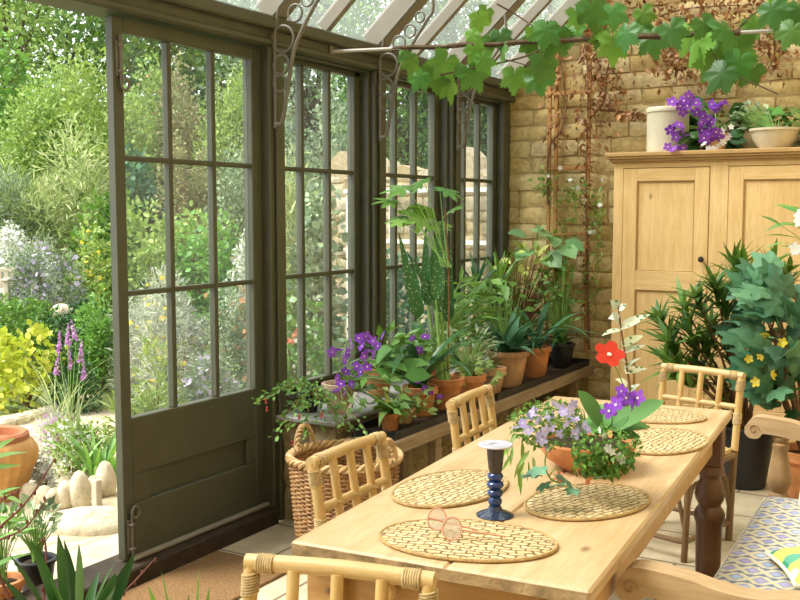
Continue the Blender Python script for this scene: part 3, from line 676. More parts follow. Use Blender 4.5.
# ---------------------------------------------------------------- place mats
def placemat(label, px, py, rz, a=.20, b=.143):
    p = pl(px, py, 2, .751); t = thing('place_mat', label, 'place mat', (p[0], p[1], .7505), rz, 'seagrass place mats on the table')
    m = MB(); n = 64; R_ = [0, .5, .8, .97, 1.0]
    an = np.arange(n)*2*PI/n; V = [(0, 0, .007)]
    for r in R_[1:]: V += [(r*a*math.cos(q), r*b*math.sin(q), .007 if r < 1 else .004) for q in an]
    V += [(a*math.cos(q), b*math.sin(q), 0) for q in an]
    f = [(0, 1+k, 1+(k+1) % n) for k in range(n)]
    for j in range(len(R_)-1): f += [(1+j*n+k, 1+(j+1)*n+k, 1+(j+1)*n+(k+1) % n, 1+j*n+(k+1) % n) for k in range(n)]
    f += [tuple(1+(len(R_)-1)*n+k for k in range(n))[::-1]]
    m.add(V, f); m.build('woven_mat', M['seagrass'], t)
    MB().tube([(a*math.cos(q), b*math.sin(q), .0045) for q in an], .0043, 6, closed=True).build('edge_braid', M['matedge'], t)
placemat('oval seagrass place mat with the reading glasses lying on it', 467, 541, math.radians(14), .203, .138)
placemat('oval seagrass place mat on the left side beyond the blue candlestick', 451, 489, math.radians(84), .20, .132)
placemat('oval seagrass place mat in front of the bowl of flowers, right side', 588, 502.5, math.radians(70), .19, .132)
placemat('oval seagrass place mat half hidden behind the bowl of flowers', 662, 442, math.radians(84), .20, .137)
placemat('oval seagrass place mat at the far end of the table', 652, 416, math.radians(12), .19, .135)
# ---------------------------------------------------------------- candlestick
c = pl(495, 515.5, 2, .75); cs_ = thing('candlestick', 'cobalt blue glass candlestick with a wide lilac drip pan', 'candlestick', (c[0], c[1], .75))
MB().lathe([(0, 0), (.046, 0), (.047, .003), (.038, .008), (.02, .015), (.015, .024), (0, .024)], 36).build('base', M['bgrey'], cs_)
pr = [(.0, .022), (.013, .022)]
for i in range(4):
    z = .026+i*.021; r = (.0165, .0185, .020, .0185)[i]
    pr += [(.0125, z), (r*.95, z+.004), (r*1.08, z+.0105), (r*.95, z+.017), (.0125, z+.021)]
pr += [(.0, .111)]
MB().lathe(pr, 32).build('bobbin_stem', M['bglass'], cs_)
MB().lathe([(0, .108), (.014, .108), (.0175, .118), (.0205, .15), (.0225, .176), (.016, .177), (.0, .174)], 28).build('candle_socket', M['bdark'], cs_)
MB().lathe([(.016, .177), (.042, .176), (.0435, .1785), (.042, .181), (.016, .180), (.0155, .17)], 36).build('drip_pan', M['bpale'], cs_)
# ---------------------------------------------------------------- reading glasses
g0 = pl(446, 536, 2, .759); gl = thing('reading_glasses', 'rosy rimmed reading glasses standing folded open on the near mat', 'glasses', (g0[0], g0[1], .7595), math.radians(-2))
A1 = np.array((-.031, .012, .031)); A2 = np.array((.022, -.012, .024))
nrm = np.array((.55, -.80, .25)); nrm /= np.linalg.norm(nrm); ux = np.array((.84, .52, -.15)); ux -= nrm*np.dot(ux, nrm); ux /= np.linalg.norm(ux); uz = np.cross(ux, nrm); uz *= np.sign(uz[2])
for c0 in (A1, A2):
    ring = [c0+ux*.0215*math.cos(a)+uz*.0255*math.sin(a) for a in np.linspace(0, 2*PI, 29)[:-1]]
    MB().tube(ring, .0017, 6, closed=True).build('rim', M['pinkrim'], gl)
    MB().add(ring, [tuple(range(28))]).build('lens', M['lens'], gl)
MB().tube(bez([A1+ux*.019+uz*.004, (A1+A2)/2+uz*.008, A2-ux*.019+uz*.006], 6), .002, 6).build('bridge', M['pinkrim'], gl)
for s, c0 in ((1, A2+ux*.021), (-1, A1-ux*.021)):
    end = c0+np.array((.085, .058, 0)); end[2] = .004
    if s < 0: end = c0+np.array((.10, .062, 0)); end[2] = .0042
    MB().tube(bez([c0, (c0+end)/2+np.array((0, 0, .0)), end], 6), [.0022]*13, 6).build('temple', M['pinkrim'], gl)
# ---------------------------------------------------------------- wicker basket
bk = thing('wicker_basket', 'tall round wicker log basket with looped handles by the stone pier', 'basket', (.585, 3.565, 0))
rb = lambda z: .195+.04*(z/.44)**.8
wv = MB(); nr = 47
for i in range(nr):
    z = .010+i*.0091; wv.tube([((rb(z)+.0055*math.cos(22*a+i*PI))*math.cos(a), (rb(z)+.0055*math.cos(22*a+i*PI))*math.sin(a), z+.0012*math.sin(7*a+i)) for a in np.linspace(0, 2*PI, 133)[:-1]], .0052, 5, closed=True)
wv.build('woven_body', M['wicker'], bk)
for k in range(44): a = 2*PI*k/44; MB().tube([(rb(z)*math.cos(a), rb(z)*math.sin(a), z) for z in (0, .15, .3, .44)], .004, 5).build('stake', M['wicker'], bk)
MB().lathe([(0, .004), (.2, .004), (.2, .016), (0, .018)], 36).build('base', M['wicker'], bk)
rm = MB()
for ph in range(3): rm.tube([((.238+.012*math.cos(14*a+ph*2.09))*math.cos(a), (.238+.012*math.cos(14*a+ph*2.09))*math.sin(a), .447+.012*math.sin(14*a+ph*2.09)) for a in np.linspace(0, 2*PI, 169)[:-1]], .0085, 5, closed=True)
rm.build('braided_rim', M['wickrim'], bk)
for a0 in (math.radians(172), math.radians(352)):
    h = MB()
    for ph in range(3):
        pts = []
        for t in np.linspace(0, PI, 40):
            aa = a0+.22*math.cos(t); rr = .24+.010*math.cos(t*9+ph*2.09); pts.append((rr*math.cos(aa), rr*math.sin(aa), .44+.105*math.sin(t)+.010*math.sin(t*9+ph*2.09)))
        h.tube(pts, .0075, 6)
    h.build('handle', M['wickrim'], bk)
# ---------------------------------------------------------------- coir door mat
mm = MB().box((-.21, -.9, 0), (.21, .9, .012), .004); single(mm, 'door_mat', M['coir'], 'brown coir mat on the floor along the glazed door', 'mat', (.285, 2.42, .0), 0, None, False)
# ---------------------------------------------------------------- cupboard
CX0, CX1, CY, CYB = .905, 2.26, 6.15, 6.60
cu = thing('cupboard', 'tall pine cupboard with two panelled doors and a moulded cornice', 'cupboard', ((CX0+CX1)/2+.015, CY, 0))
ox, oy = (CX0+CX1)/2, CY
def cb(x0, x1, y0, y1, z0, z1, name, mat, par=cu, bev=.004): return MB().box((x0-ox, y0-oy, z0), (x1-ox, y1-oy, z1), bev).build(name, mat, par, False)
b = MB(); b.box((CX0-ox, .02, .0), (CX0+.02-ox, .45, 1.80)).box((CX1-.02-ox, .02, 0), (CX1-ox, .45, 1.80)).box((CX0-ox, .43, 0), (CX1-ox, .45, 1.8)).box((CX0-ox, .02, 1.78), (CX1-ox, .45, 1.80)).box((CX0-ox, .02, .1), (CX1-ox, .45, .12))
b.build('carcass', M['pine'], cu, False)
for a, e in ((CX0, .965), (1.497, 1.605), (2.14, CX1)): MB().box((a-ox, 0, 0), (e-ox, .022, 1.80), .002).build('face_stile', M['pine'], cu, False)
for a, e in ((.965, 1.497), (1.605, 2.14)):
    for z0, z1 in ((1.772, 1.8), (0, .14)): MB().box((a-ox, 0, z0), (e-ox, .022, z1), .002).build('face_rail', M['pineh'], cu, False)
co = MB()
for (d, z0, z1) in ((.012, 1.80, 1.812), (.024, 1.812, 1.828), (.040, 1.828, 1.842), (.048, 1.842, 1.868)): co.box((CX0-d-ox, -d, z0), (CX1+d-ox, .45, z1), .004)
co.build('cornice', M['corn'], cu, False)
for a, e, kx in ((.968, 1.494, 1.462), (1.608, 2.137, 1.640)):
    d = MB()
    for p, q in ((a, a+.085), (e-.085, e)): d.box((p-ox, -.004, .145), (q-ox, .018, 1.768), .002)
    dd = d.build('door', M['pine'], cu, False); r = MB()
    for z0, z1 in ((1.690, 1.768), (1.015, 1.135), (.145, .32)): MB().box((a+.085-ox, -.004, z0), (e-.085-ox, .018, z1), .002).build('door_rail', M['pineh'], dd, False)
    for z0, z1 in ((1.13, 1.695), (.315, 1.02)): MB().box((a+.08-ox, .008, z0), (e-.08-ox, .016, z1)).build('door_panel', M['pine'], dd, False)
    for z0, z1 in ((1.135, 1.69), (.32, 1.015)):
        ml = MB(); x0, x1 = a+.085-ox, e-.085-ox
        for u, v in (((x0, z0), (x1, z0+.008)), ((x0, z1-.008), (x1, z1)), ((x0, z0), (x0+.008, z1)), ((x1-.008, z0), (x1, z1))): ml.box((u[0], .0, u[1]), (v[0], .01, v[1]), .003)
        ml.build('panel_moulding', M['corn'], dd, False)
    kn = MB().lathe([(0, 0), (.008, 0), (.008, .012), (.016, .018), (.0185, .026), (.013, .034), (0, .036)], 20).build('knob', M['knob'], dd, True, (kx-ox, -.004, 1.215)); kn.rotation_euler = (PI/2, 0, 0)
# ---------------------------------------------------------------- settle on the right
BX = 2.275; bn = thing('wooden_settle', 'wooden settle with scrolled arms on turned supports', 'settle', (BX+.3, 3.2, 0), math.radians(1.6))
ob = np.array((BX+.3, 3.2, 0)); y0, y1 = 2.25, 4.10
sb = MB().box((-.3+.015, y0-ob[1], .31), (.30, y1-ob[1], .355), .006); sb.build('seat_board', M['oak'], bn, False)
MB().box((-.285, y0-ob[1], .25), (-.26, y1-ob[1], .31), .004).build('front_rail', M['oak'], bn, False)
def armmesh():
    """scrolled arm in the xz plane, 60 mm thick along y"""
    top = bez([(-.395, .655), (-.37, .69), (-.335, .70), (-.24, .693), (-.165, .679), (-.09, .674), (0, .688), (.2, .70), (.33, .70)], 6)
    bot = bez([(.33, .645), (.1, .635), (-.05, .625), (-.2, .622), (-.28, .632), (-.325, .634), (-.335, .622), (-.35, .612), (-.378, .614), (-.394, .63)], 5)
    poly = [tuple(p) for p in top]+[tuple(p) for p in bot]
    m = MB().prism(poly, 1, -.033, .033); return m
tp = [(0, .355), (.036, .355), (.038, .365), (.036, .385), (.028, .395), (.034, .41), (.044, .43), (.040, .455), (.030, .50), (.025, .535), (.030, .545), (.030, .555), (.022, .56), (.028, .568), (.028, .58), (0, .58)]
for yy in (2.25, 4.09):
    MB().box((-.315, yy-ob[1]-.06, .30), (.28, yy-ob[1]+.06, .356), .006).build('arm_block', M['oak'], bn, False)
    a_ = armmesh().build('arm', M['oak'], bn, 'auto', (.022 if yy < 3 else 0, yy-ob[1], -.015 if yy < 3 else 0))
    sc = MB().tube([(-.36+.02*math.cos(t)*(1-t/9), -.0345, .65+.02*math.sin(t)*(1-t/9)) for t in np.linspace(0, 7.5, 26)], .0025, 5); sc.build('scroll_carving', M['oakt'], a_)
    MB().lathe([(r*1.08, .355+(z-.355)*1.2) for r, z in tp], 28).build('arm_support', M['oakt'], bn, True, (-.262, yy-ob[1], 0))
    for lx in (-.24, .27): MB().lathe([(0, 0), (.026, 0), (.03, .02), (.022, .05), (.033, .09), (.036, .2), (.028, .24), (.036, .26), (.036, .31), (0, .31)], 24).build('leg', M['oakt'], bn, True, (lx, yy-ob[1], 0))
    MB().box((.27, yy-ob[1]-.03, .31), (.325, yy-ob[1]+.03, .95), .006).build('back_post', M['oak'], bn, False)
MB().box((.28, y0-ob[1], .87), (.315, y1-ob[1], .96), .008).build('back_rail', M['oak'], bn, False)
for i in range(9): yy = y0-ob[1]+.15+i*.187; MB().box((.29, yy-.03, .35), (.305, yy+.03, .875), .003).build('back_slat', M['oak'], bn, False)
def soft(w, l, h, nx=24, ny=40, pw=4.0, hb=1.0, wrinkle=0):
    """rounded cushion, w along x, l along y"""
    V = []; 
    for sgn in (1, -1):
        for i in range(nx+1):
            for j in range(ny+1):
                u = -1+2*i/nx; v = -1+2*j/ny; e = (max(0, 1-abs(u)**pw)*max(0, 1-abs(v)**pw))**.5 if hb == 1 else ((1-u*u)*(1-v*v))**hb
                pin = 1-(0 if hb == 1 else .10*(1-u*u)*0+.0); V.append((u*w/2*(1-(.08*(1-v*v) if hb != 1 else 0)), v*l/2*(1-(.08*(1-u*u) if hb != 1 else 0)), sgn*h/2*e))
    k = (nx+1)*(ny+1); f = []
    for i in range(nx):
        for j in range(ny):
            q = (i*(ny+1)+j, (i+1)*(ny+1)+j, (i+1)*(ny+1)+j+1, i*(ny+1)+j+1); f.append(q); f.append(tuple(k+z for z in q[::-1]))
    return MB().add(V, f)
cu2 = thing('seat_cushion', 'long seat cushion in blue and yellow diamond weave on the settle', 'cushion', (BX+.275, 3.165, .356), math.radians(1.6))
soft(.555, 1.66, .075, 30, 80, 14).build('cushion_body', M['ikat'], cu2, True, (0, 0, .0375))
eg = MB(); w_, l_ = .2745, .825
for z in (.0375,): eg.tube([(-w_, -l_, z), (-w_, 0, z), (-w_, l_, z), (w_, l_, z), (w_, -l_, z)], .006, 6, closed=True)
eg.build('edge_piping', M['piping'], cu2)
def pillow(label, mat, loc, rot, w, l, h, edge):
    t = thing('throw_pillow', label, 'pillow', loc, 0, 'throw pillows on the settle'); t.rotation_euler = rot
    soft(w, l, h, 20, 20, 2, .42).build('pillow_body', mat, t)
    e = [(u*w/2*(1-.08*(1-v*v)), v*l/2*(1-.08*(1-u*u)), 0) for u, v in [(-1+2*i/16, -1) for i in range(16)]+[(1, -1+2*i/16) for i in range(16)]+[(1-2*i/16, 1) for i in range(16)]+[(-1, 1-2*i/16) for i in range(16)]]
    MB().tube(e, .006, 6, closed=True).build('piping', M['piping'], t)
pq = pl(802, 566, 2, .46)
pillow('yellow and green floral pillow near the front arm of the settle', M['pillow_g'], (pq[0]+.085, pq[1]+.0, .475), (math.radians(-3), math.radians(-5), math.radians(24)), .30, .32, .09, 0)
pq = pl(812, 452, 2, .58)
pillow('yellow and orange floral pillow leaning at the far arm of the settle', M['pillow_o'], (2.54, 3.90, .56), (math.radians(64), 0, math.radians(8)), .30, .28, .13, 0)
# ---------------------------------------------------------------- staging along the windows
sg = thing('plant_bench', 'rough timber plant bench running along under the windows', 'bench', (.50, 5.2, 0))
def sgb(x0, x1, y0, y1, z0, z1, nm): MB().box((x0-.5, y0-5.2, z0), (x1-.5, y1-5.2, z1), .006).build(nm, M['stage'], sg, False)
sgb(.625, .66, 3.85, 6.58, .385, .452, 'front_rail'); sgb(.385, .625, 3.85, 3.885, .39, .445, 'end_rail'); sgb(.385, .41, 3.89, 6.58, .385, .445, 'back_rail')
for i in range(3): sgb(.412+i*.072, .412+i*.072+.066, 3.89, 6.58, .425, .447, 'slat')
for yy in (4.35, 5.35, 6.35):
    for xx in (.395, .585): sgb(xx, xx+.05, yy-.03, yy+.03, 0, .385, 'leg')
def tray(label, y0, y1):
    yc = (y0+y1)/2; t = MB(); x0, x1, h, w = -.118, .118, .045, .006
    a = (y1-y0)/2; t.box((x0, -a, 0), (x1, a, .006)).box((x0, -a, .006), (x0+w, a, h)).box((x1-w, -a, .006), (x1, a, h)).box((x0+w, -a, .006), (x1-w, -a+w, h)).box((x0+w, a-w, .006), (x1-w, a, h)).box((x0-.008, -a-.008, h-.004), (x0+w, a+.008, h)).box((x1-w, -a-.008, h-.004), (x1+.008, a+.008, h)).box((x0, -a-.008, h-.004), (x1, -a+w, h)).box((x0, a-w, h-.004), (x1, a+.008, h))
    o = single(t, 'plant_tray', M['black'], label, 'tray', (.525, yc, .4475), 0, 'black trays on the plant bench', False)
    g = MB().box((x0+w, -a+w, .006), (x1-w, a-w, .014)); g.build('gravel', M['soil'], o, False)
tray('black plastic tray at the near end of the plant bench', 3.90, 4.98)
tray('black plastic tray at the far end of the plant bench', 5.02, 6.54)
# ---------------------------------------------------------------- indoor plants
ZT = .4622; ZS = .5255
def plantpot(name, label, cat, x, y, z, r, h, mat, rim=.18, group=None, ov=1.08):
    t = thing(name, label, cat, (x, y, z), random.uniform(0, 0), group); pot(t, r, h, mat, rim, True, ov); return t
def W2L(t, p): return np.asarray(p, float)-np.array(t.location)
def blades(t, n, L, W, mat, z, droop=1.2, lean=(.2, 1.0), spread=.03, part='leaves', fold=.3, wf=None, seg=9):
    mb = MB()
    for i in range(n):
        l = L*random.uniform(.65, 1.1); T, f = strip(l, W*random.uniform(.8, 1.15), droop*random.uniform(.6, 1.25), fold, seg, wf)
        a = 2*PI*(i*.381966)+random.uniform(-.3, .3); el = random.uniform(*lean); d = np.array((math.cos(a)*math.sin(el), math.sin(a)*math.sin(el), math.cos(el)))
        mb.many(T, f, rotm(d, (-math.cos(a), -math.sin(a), .35))[None], np.array([(random.gauss(0, spread), random.gauss(0, spread), z)]))
    return mb.build(part, mat, t)
STRAP = lambda t: min(1, .55+t*1.6)*(1-t**4)
def to_points(t, pts, tpl, size, mat, base, part='leaves', stem=True, up=.6, r=.0035, smat=None, face=None, hang=0.0):
    """one leaf at each world point, on a stalk from the local base point"""
    mb = MB(); sm = MB()
    for p in pts:
        q = W2L(t, p); b = np.asarray(base, float); d = q-b; d[2] *= .3; d = d/(np.linalg.norm(d)+1e-6)+RNG.normal(size=3)*.35+np.array((0, 0, -hang))
        u = np.array((0, 0, 1.))*up+RNG.normal(size=3)*.3+(CAMDIR(p)*.5 if face is None else np.asarray(face))
        s = size*random.uniform(.75, 1.2); mb.many(tpl[0]*s, tpl[1], rotm(d, u)[None], q[None])
        if stem: sm.tube(bez([b+RNG.normal(size=3)*np.array((.01, .01, 0)), (b+q)/2+np.array((0, 0, .06*np.linalg.norm(q-b))), q], 5), np.linspace(r, r*.5, 11), 5)
    o = mb.build(part, mat, t, 'full')
    if stem: sm.build('stem', smat or M['gstem'], t)
    return o
def cl(p):
    m = 6.47-random.uniform(0, .06); return p if p[1] < m else CAM+(p-CAM)*(m/p[1])
def P_(lst, d, j=.05): return [cl(dep(a, b, d+random.uniform(-j, j))) for a, b in lst]
def scat(n, x0, x1, y0, y1, d, j=.08): return [cl(dep(random.uniform(x0, x1), random.uniform(y0, y1), d+random.uniform(-j, j))) for _ in range(n)]
def scatE(n, cx, cy, rx, ry, d, j=.08):
    o = []
    while len(o) < n:
        u, v = random.uniform(-1, 1), random.uniform(-1, 1)
        if u*u+v*v < 1: o.append(cl(dep(cx+u*rx, cy+v*ry, d+random.uniform(-j, j))))
    return o
# -- on the slate sill and the bench
t = plantpot('potted_streptocarpus', 'whitewashed clay pot of purple streptocarpus at the near end of the sill', 'potted plant', .255, 4.03, ZS, .085, .145, M['terra3'], .2)
to_points(t, scat(26, 340, 400, 375, 410, 4.72, .12), L_OVAL, .075, M['l_mid'], (0, 0, .13)); to_points(t, scat(8, 372, 405, 352, 380, 4.85, .1), L_WIDE, .12, M['l_strep'], (0, 0, .13), 'broad_leaves')
pp = P_([(332, 352), (340, 350), (347, 353), (352, 343), (344, 360), (359, 338), (366, 336), (373, 341), (378, 346), (369, 350), (362, 346), (364, 356), (374, 355), (346, 371), (353, 376), (361, 372), (352, 384), (341, 384), (336, 390), (345, 393), (367, 367), (383, 336), (357, 366), (337, 378)], 4.66, .07)
stems(W2L(t, t.location)+np.array((0, 0, .13)), [W2L(t, p) for p in pp[::2]], .0022, .7, .1, 4, 5).build('flower_stalk', M['gstem'], t); flowers(t, 'flower', [W2L(t, p) for p in pp], .027, M['f_purple'], [CAMDIR(p)*.8+rdirs(1, .2)[0]*.6 for p in pp])
q = W2L(t, dep(352, 402, 4.6)); MB().box((-.006, -.0015, -.075), (.006, .0015, .05), .001).build('plant_label', M['label'], t, False, q).rotation_euler = (0, math.radians(22), .4)
t = plantpot('potted_fuchsia', 'trailing fuchsia with small red buds spilling over the slate sill', 'potted plant', .115, 3.97, ZS, .055, .085, M['black'], .12)
tips = P_([(258, 402), (272, 394), (288, 388), (300, 392), (318, 398), (332, 404), (300, 418), (288, 428), (322, 424), (342, 430), (356, 436), (366, 430), (306, 436), (276, 436), (336, 416)], 4.45, .12); mbs = MB(); pts = []
for p in tips:
    l = W2L(t, p); path = bez([(0, 0, .08), l*.5+np.array((.02, -.02, .10)), l], 7); mbs.tube(path, np.linspace(.0028, .0012, 15), 5)
    for s in path[4:]: pts += [s+t.location+RNG.normal(size=3)*.012 for _ in range(3)]
mbs.build('stem', M['bstem'], t); to_points(t, pts, L_OVAL, .032, M['l_mid'], (0, 0, .1), 'leaves', False, .8); fl = P_([(267, 406), (299, 414), (292, 440), (322, 412), (266, 398), (352, 440)], 4.35, .03)
for p in fl:
    m = MB(); m.lathe([(0, 0), (.003, -.003), (.0045, -.009), (.003, -.015), (.006, -.022), (0, -.019)], 10); m.build('hanging_bud', M['bud'], t, True, W2L(t, p))
t = plantpot('potted_primula', 'small clay pot of pale-edged green leaves at the near end of the tray', 'potted plant', .525, 4.055, ZT, .052, .085, M['terra'], .22)
blades(t, 17, .165, .023, M['l_bright'], .08, 1.5, (.35, 1.25), .012, 'leaves', .2); blades(t, 5, .12, .022, M['l_yvar'], .08, .9, (.1, .5), .01, 'young_leaves', .2)
t = plantpot('potted_geranium', 'low clay pot of fine leaved green seedlings behind the small primula', 'potted plant', .50, 4.23, ZT, .055, .085, M['terra2'], .2); to_points(t, scatE(46, 408, 402, 30, 16, 4.85, .1), L_OVAL, .05, M['l_light'], (0, 0, .08))
t = plantpot('potted_clivia', 'clay pot of arching dark strap leaves beside the spotted arum', 'potted plant', .475, 4.44, ZT, .086, .15, M['terra'], .24)
blades(t, 13, .66, .025, M['l_dark'], .14, 1.5, (.25, .95), .016, 'leaves', .35, STRAP, 12)
pp = P_([(412, 338), (419, 350), (425, 337), (418, 380), (424, 388), (430, 392), (440, 396), (406, 345)], 5.0, .05); flowers(t, 'flower', [W2L(t, p) for p in pp], .024, M['f_purple'], [CAMDIR(p)+rdirs(1, .2)[0]*.5 for p in pp])
stems(np.array((0, 0, .14)), [W2L(t, p) for p in pp], .002, .7, .15, 4, 5).build('flower_stalk', M['gstem'], t)
t = plantpot('potted_arum', 'tall spotted arum on bright green canes in a square-shouldered clay pot', 'potted plant', .51, 4.66, ZT, .092, .165, M['terra'], .22)
cn = MB(); sl_f = MB()
tops = P_([(418, 318), (428, 305), (436, 300), (441, 312), (448, 322), (432, 290)], 5.42, .05)
for p in tops:
    l = W2L(t, p); b = np.array((random.uniform(-.03, .03), random.uniform(-.03, .03), .14)); cn.tube(bez([b, b*.5+l*.5+np.array((0, 0, -.02)), l], 6), np.linspace(.0125, .007, 13), 7)
cn.build('cane', M['gstem'], t)
for p, tip in zip(tops+tops[:2], P_([(399, 232), (424, 226), (443, 214), (408, 250), (450, 246), (436, 232), (414, 262), (442, 260)], 5.4, .06)):
    v = tip-p; L_ = np.linalg.norm(v); T, f = strip(L_, .041, .15, .3, 10, lambda q: (1-q)**.75*min(1, q*7+.25)); sl_f.many(T, f, rotm(v, CAMDIR(p)+rdirs(1, 0)[0]*.5)[None], W2L(t, p)[None])
sl_f.build('spotted_leaf', M['l_spot'], t, 'full')
lp = P_([(398, 204), (410, 192), (425, 184), (440, 192), (448, 214), (424, 205), (432, 222), (412, 218), (405, 224), (444, 230)], 5.4, .08); to_points(t, lp, L_PALM, .15, M['l_bright'], (0, 0, .75), 'lobed_leaf', True, .8, .004)
MB().tube(bez([(0, .02, .15), (.01, .01, .7), (-.01, 0, 1.05)], 8), .004, 6).build('support_stick', M['bstem'], t)
t = plantpot('potted_pelargonium', 'clay pot of lacy grey-green leaves next to the arum', 'potted plant', .525, 4.90, ZT, .092, .15, M['terra'], .24)
to_points(t, scatE(95, 466, 350, 30, 24, 5.62, .14), L_LANCE, .085, M['l_grey'], (0, 0, .14), 'leaves', True, .5, .0025); to_points(t, scatE(24, 475, 372, 24, 14, 5.5, .08), L_PALM, .05, M['l_light'], (0, 0, .14), 'lobed_leaves', False)
t = plantpot('potted_herb', 'weathered clay pot of low mossy green behind the second chair', 'potted plant', .53, 5.20, ZT, .075, .15, M['terra2'], .3); to_points(t, scatE(50, 492, 372, 16, 12, 5.9, .08), L_OVAL, .045, M['l_light'], (0, 0, .14))
t = plantpot('potted_foliage_plant', 'pale weathered clay pot with a mound of drooping dark leaves', 'potted plant', .51, 5.46, ZT, .122, .215, M['terra2'], .14)
blades(t, 30, .34, .026, M['l_blue'], .19, 1.4, (.15, 1.1), .03, 'leaves', .25); to_points(t, scatE(70, 496, 312, 30, 34, 6.2, .16), L_OVAL, .12, M['l_mid'], (0, 0, .2), 'upper_leaves', True, .5, .003, None, None, .3)
t = plantpot('potted_agapanthus', 'clay pot of arching blue-green strap leaves toward the far end', 'potted plant', .52, 5.86, ZT, .098, .19, M['terra'], .14)
blades(t, 16, .52, .021, M['l_blue'], .165, 1.7, (.1, .9), .02, 'leaves', .3, STRAP, 12)
t = plantpot('potted_bush', 'black plastic pot of mixed leaves in the far corner of the bench', 'potted plant', .535, 6.29, ZT, .085, .165, M['black'], .1)
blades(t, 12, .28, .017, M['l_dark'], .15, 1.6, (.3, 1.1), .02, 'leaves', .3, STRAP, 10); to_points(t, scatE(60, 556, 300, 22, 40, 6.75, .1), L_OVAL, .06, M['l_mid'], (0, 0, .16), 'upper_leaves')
def rosette(t, p, n, L, W, mat, part='leaf_rosette'):
    mb = MB(); q = W2L(t, p)
    for i in range(n):
        T, f = strip(L*random.uniform(.7, 1.1), W, random.uniform(.3, 1.0), .35, 7); a = i*2.39996; el = .15+1.35*(i/n)
        d = np.array((math.cos(a)*math.sin(el), math.sin(a)*math.sin(el), math.cos(el))); mb.many(T, f, rotm(d, (-math.cos(a), -math.sin(a), .4))[None], (q-np.array((0, 0, .05*i/n)))[None])
    return mb.build(part, mat, t)
t = plantpot('potted_dracaena', 'spiky dracaena on a bare stem standing on the sill below the third window', 'potted plant', .195, 5.60, ZS, .08, .14, M['terra2'], .2)
for p, n in ((dep(476, 292, 6.45), 30), (dep(462, 318, 6.4), 18)):
    MB().tube(bez([(0, 0, .12), W2L(t, p)*.5+np.array((.01, 0, .05)), W2L(t, p)], 6), .009, 7).build('stem', M['bstem'], t); rosette(t, p, n, .30, .014, M['l_blue'])
t = plantpot('potted_yucca', 'smaller spiky plant in the window corner beside the brick wall', 'potted plant', .19, 6.02, ZS, .075, .13, M['terra2'], .2)
p = dep(500, 286, 6.8); MB().tube(bez([(0, 0, .12), W2L(t, p)*.5, W2L(t, p)], 5), .008, 7).build('stem', M['bstem'], t); rosette(t, p, 34, .33, .013, M['l_mid'])
t = plantpot('potted_schefflera', 'yellow variegated schefflera against the brick wall', 'potted plant', .20, 6.33, ZS, .08, .15, M['terra'], .2)
to_points(t, scatE(60, 532, 268, 34, 20, 6.95, .12), L_OVAL, .085, M['l_yvar'], (0, 0, .14), 'yellow_leaves', True, .7, .003, M['bstem']); to_points(t, scatE(110, 535, 312, 34, 34, 6.85, .14), L_OVAL, .065, M['l_mid'], (0, 0, .14), 'green_leaves', True, .5, .003, M['bstem'])
t = plantpot('potted_avocado', 'single stemmed plant with large drooping oval leaves before the brick wall', 'potted plant', .35, 6.50, ZS, .06, .12, M['terra'], .2)
top = W2L(t, dep(537, 238, 7.0)); MB().tube(bez([(0, 0, .1), top*.5+np.array((.015, 0, 0)), top], 6), np.linspace(.007, .004, 13), 7).build('stem', M['bstem'], t)
to_points(t, P_([(527, 236), (532, 250), (545, 230), (553, 236), (560, 246), (548, 252), (538, 228), (565, 240)], 6.95, .05), L_WIDE, .17, M['l_pale'], top, 'leaves', True, .5, .0025, None, None, .25)
t = plantpot('potted_fern', 'feathery green filler plant on the sill between the arum and the dracaena', 'potted plant', .19, 5.05, ZS, .075, .13, M['terra'], .2)
to_points(t, scatE(100, 462, 312, 24, 36, 6.0, .12), L_LANCE, .13, M['l_mid'], (0, 0, .12), 'leaves', True, .4, .0025)
t = plantpot('potted_leafy_plant', 'bushy green plant on the sill behind the clivia', 'potted plant', .19, 4.50, ZS, .075, .13, M['terra'], .2)
to_points(t, scatE(70, 398, 356, 26, 26, 5.25, .1), L_OVAL, .08, M['l_mid'], (0, 0, .12), 'leaves', True, .4, .0025)
# -- bowl of flowers on the table
bp = pl(586, 468, 2, .75); t = thing('planted_bowl', 'terracotta bowl planted with bellflowers, trailing greenery and a red hibiscus', 'planted bowl', (bp[0], bp[1], .7505)); DB = 2.63
MB().lathe([(0, 0), (.07, 0), (.075, .006), (.115, .03), (.138, .062), (.144, .082), (.141, .088), (.131, .086), (.125, .07)], 48).build('bowl', M['terra'], t); MB().lathe([(0, .074), (.127, .07)], 32).build('soil', M['soil'], t)
B0 = np.array((0, 0, .075))
to_points(t, scatE(420, 548, 424, 38, 24, DB, .07), L_OVAL, .02, M['l_mid'], B0, 'bellflower_leaves', False, .4)
stems(B0, [W2L(t, p) for p in scatE(30, 546, 418, 40, 22, DB, .06)], .0016, .6, .1, 4, 4).build('bellflower_stem', M['gstem'], t)
to_points(t, scatE(520, 606, 450, 34, 24, DB-.06, .06), L_OVAL, .02, M['l_bright'], B0, 'trailing_leaves', False, .5)
to_points(t, scatE(260, 602, 464, 30, 13, DB-.1, .03), L_OVAL, .022, M['l_mid'], B0, 'lower_leaves', False, .3)
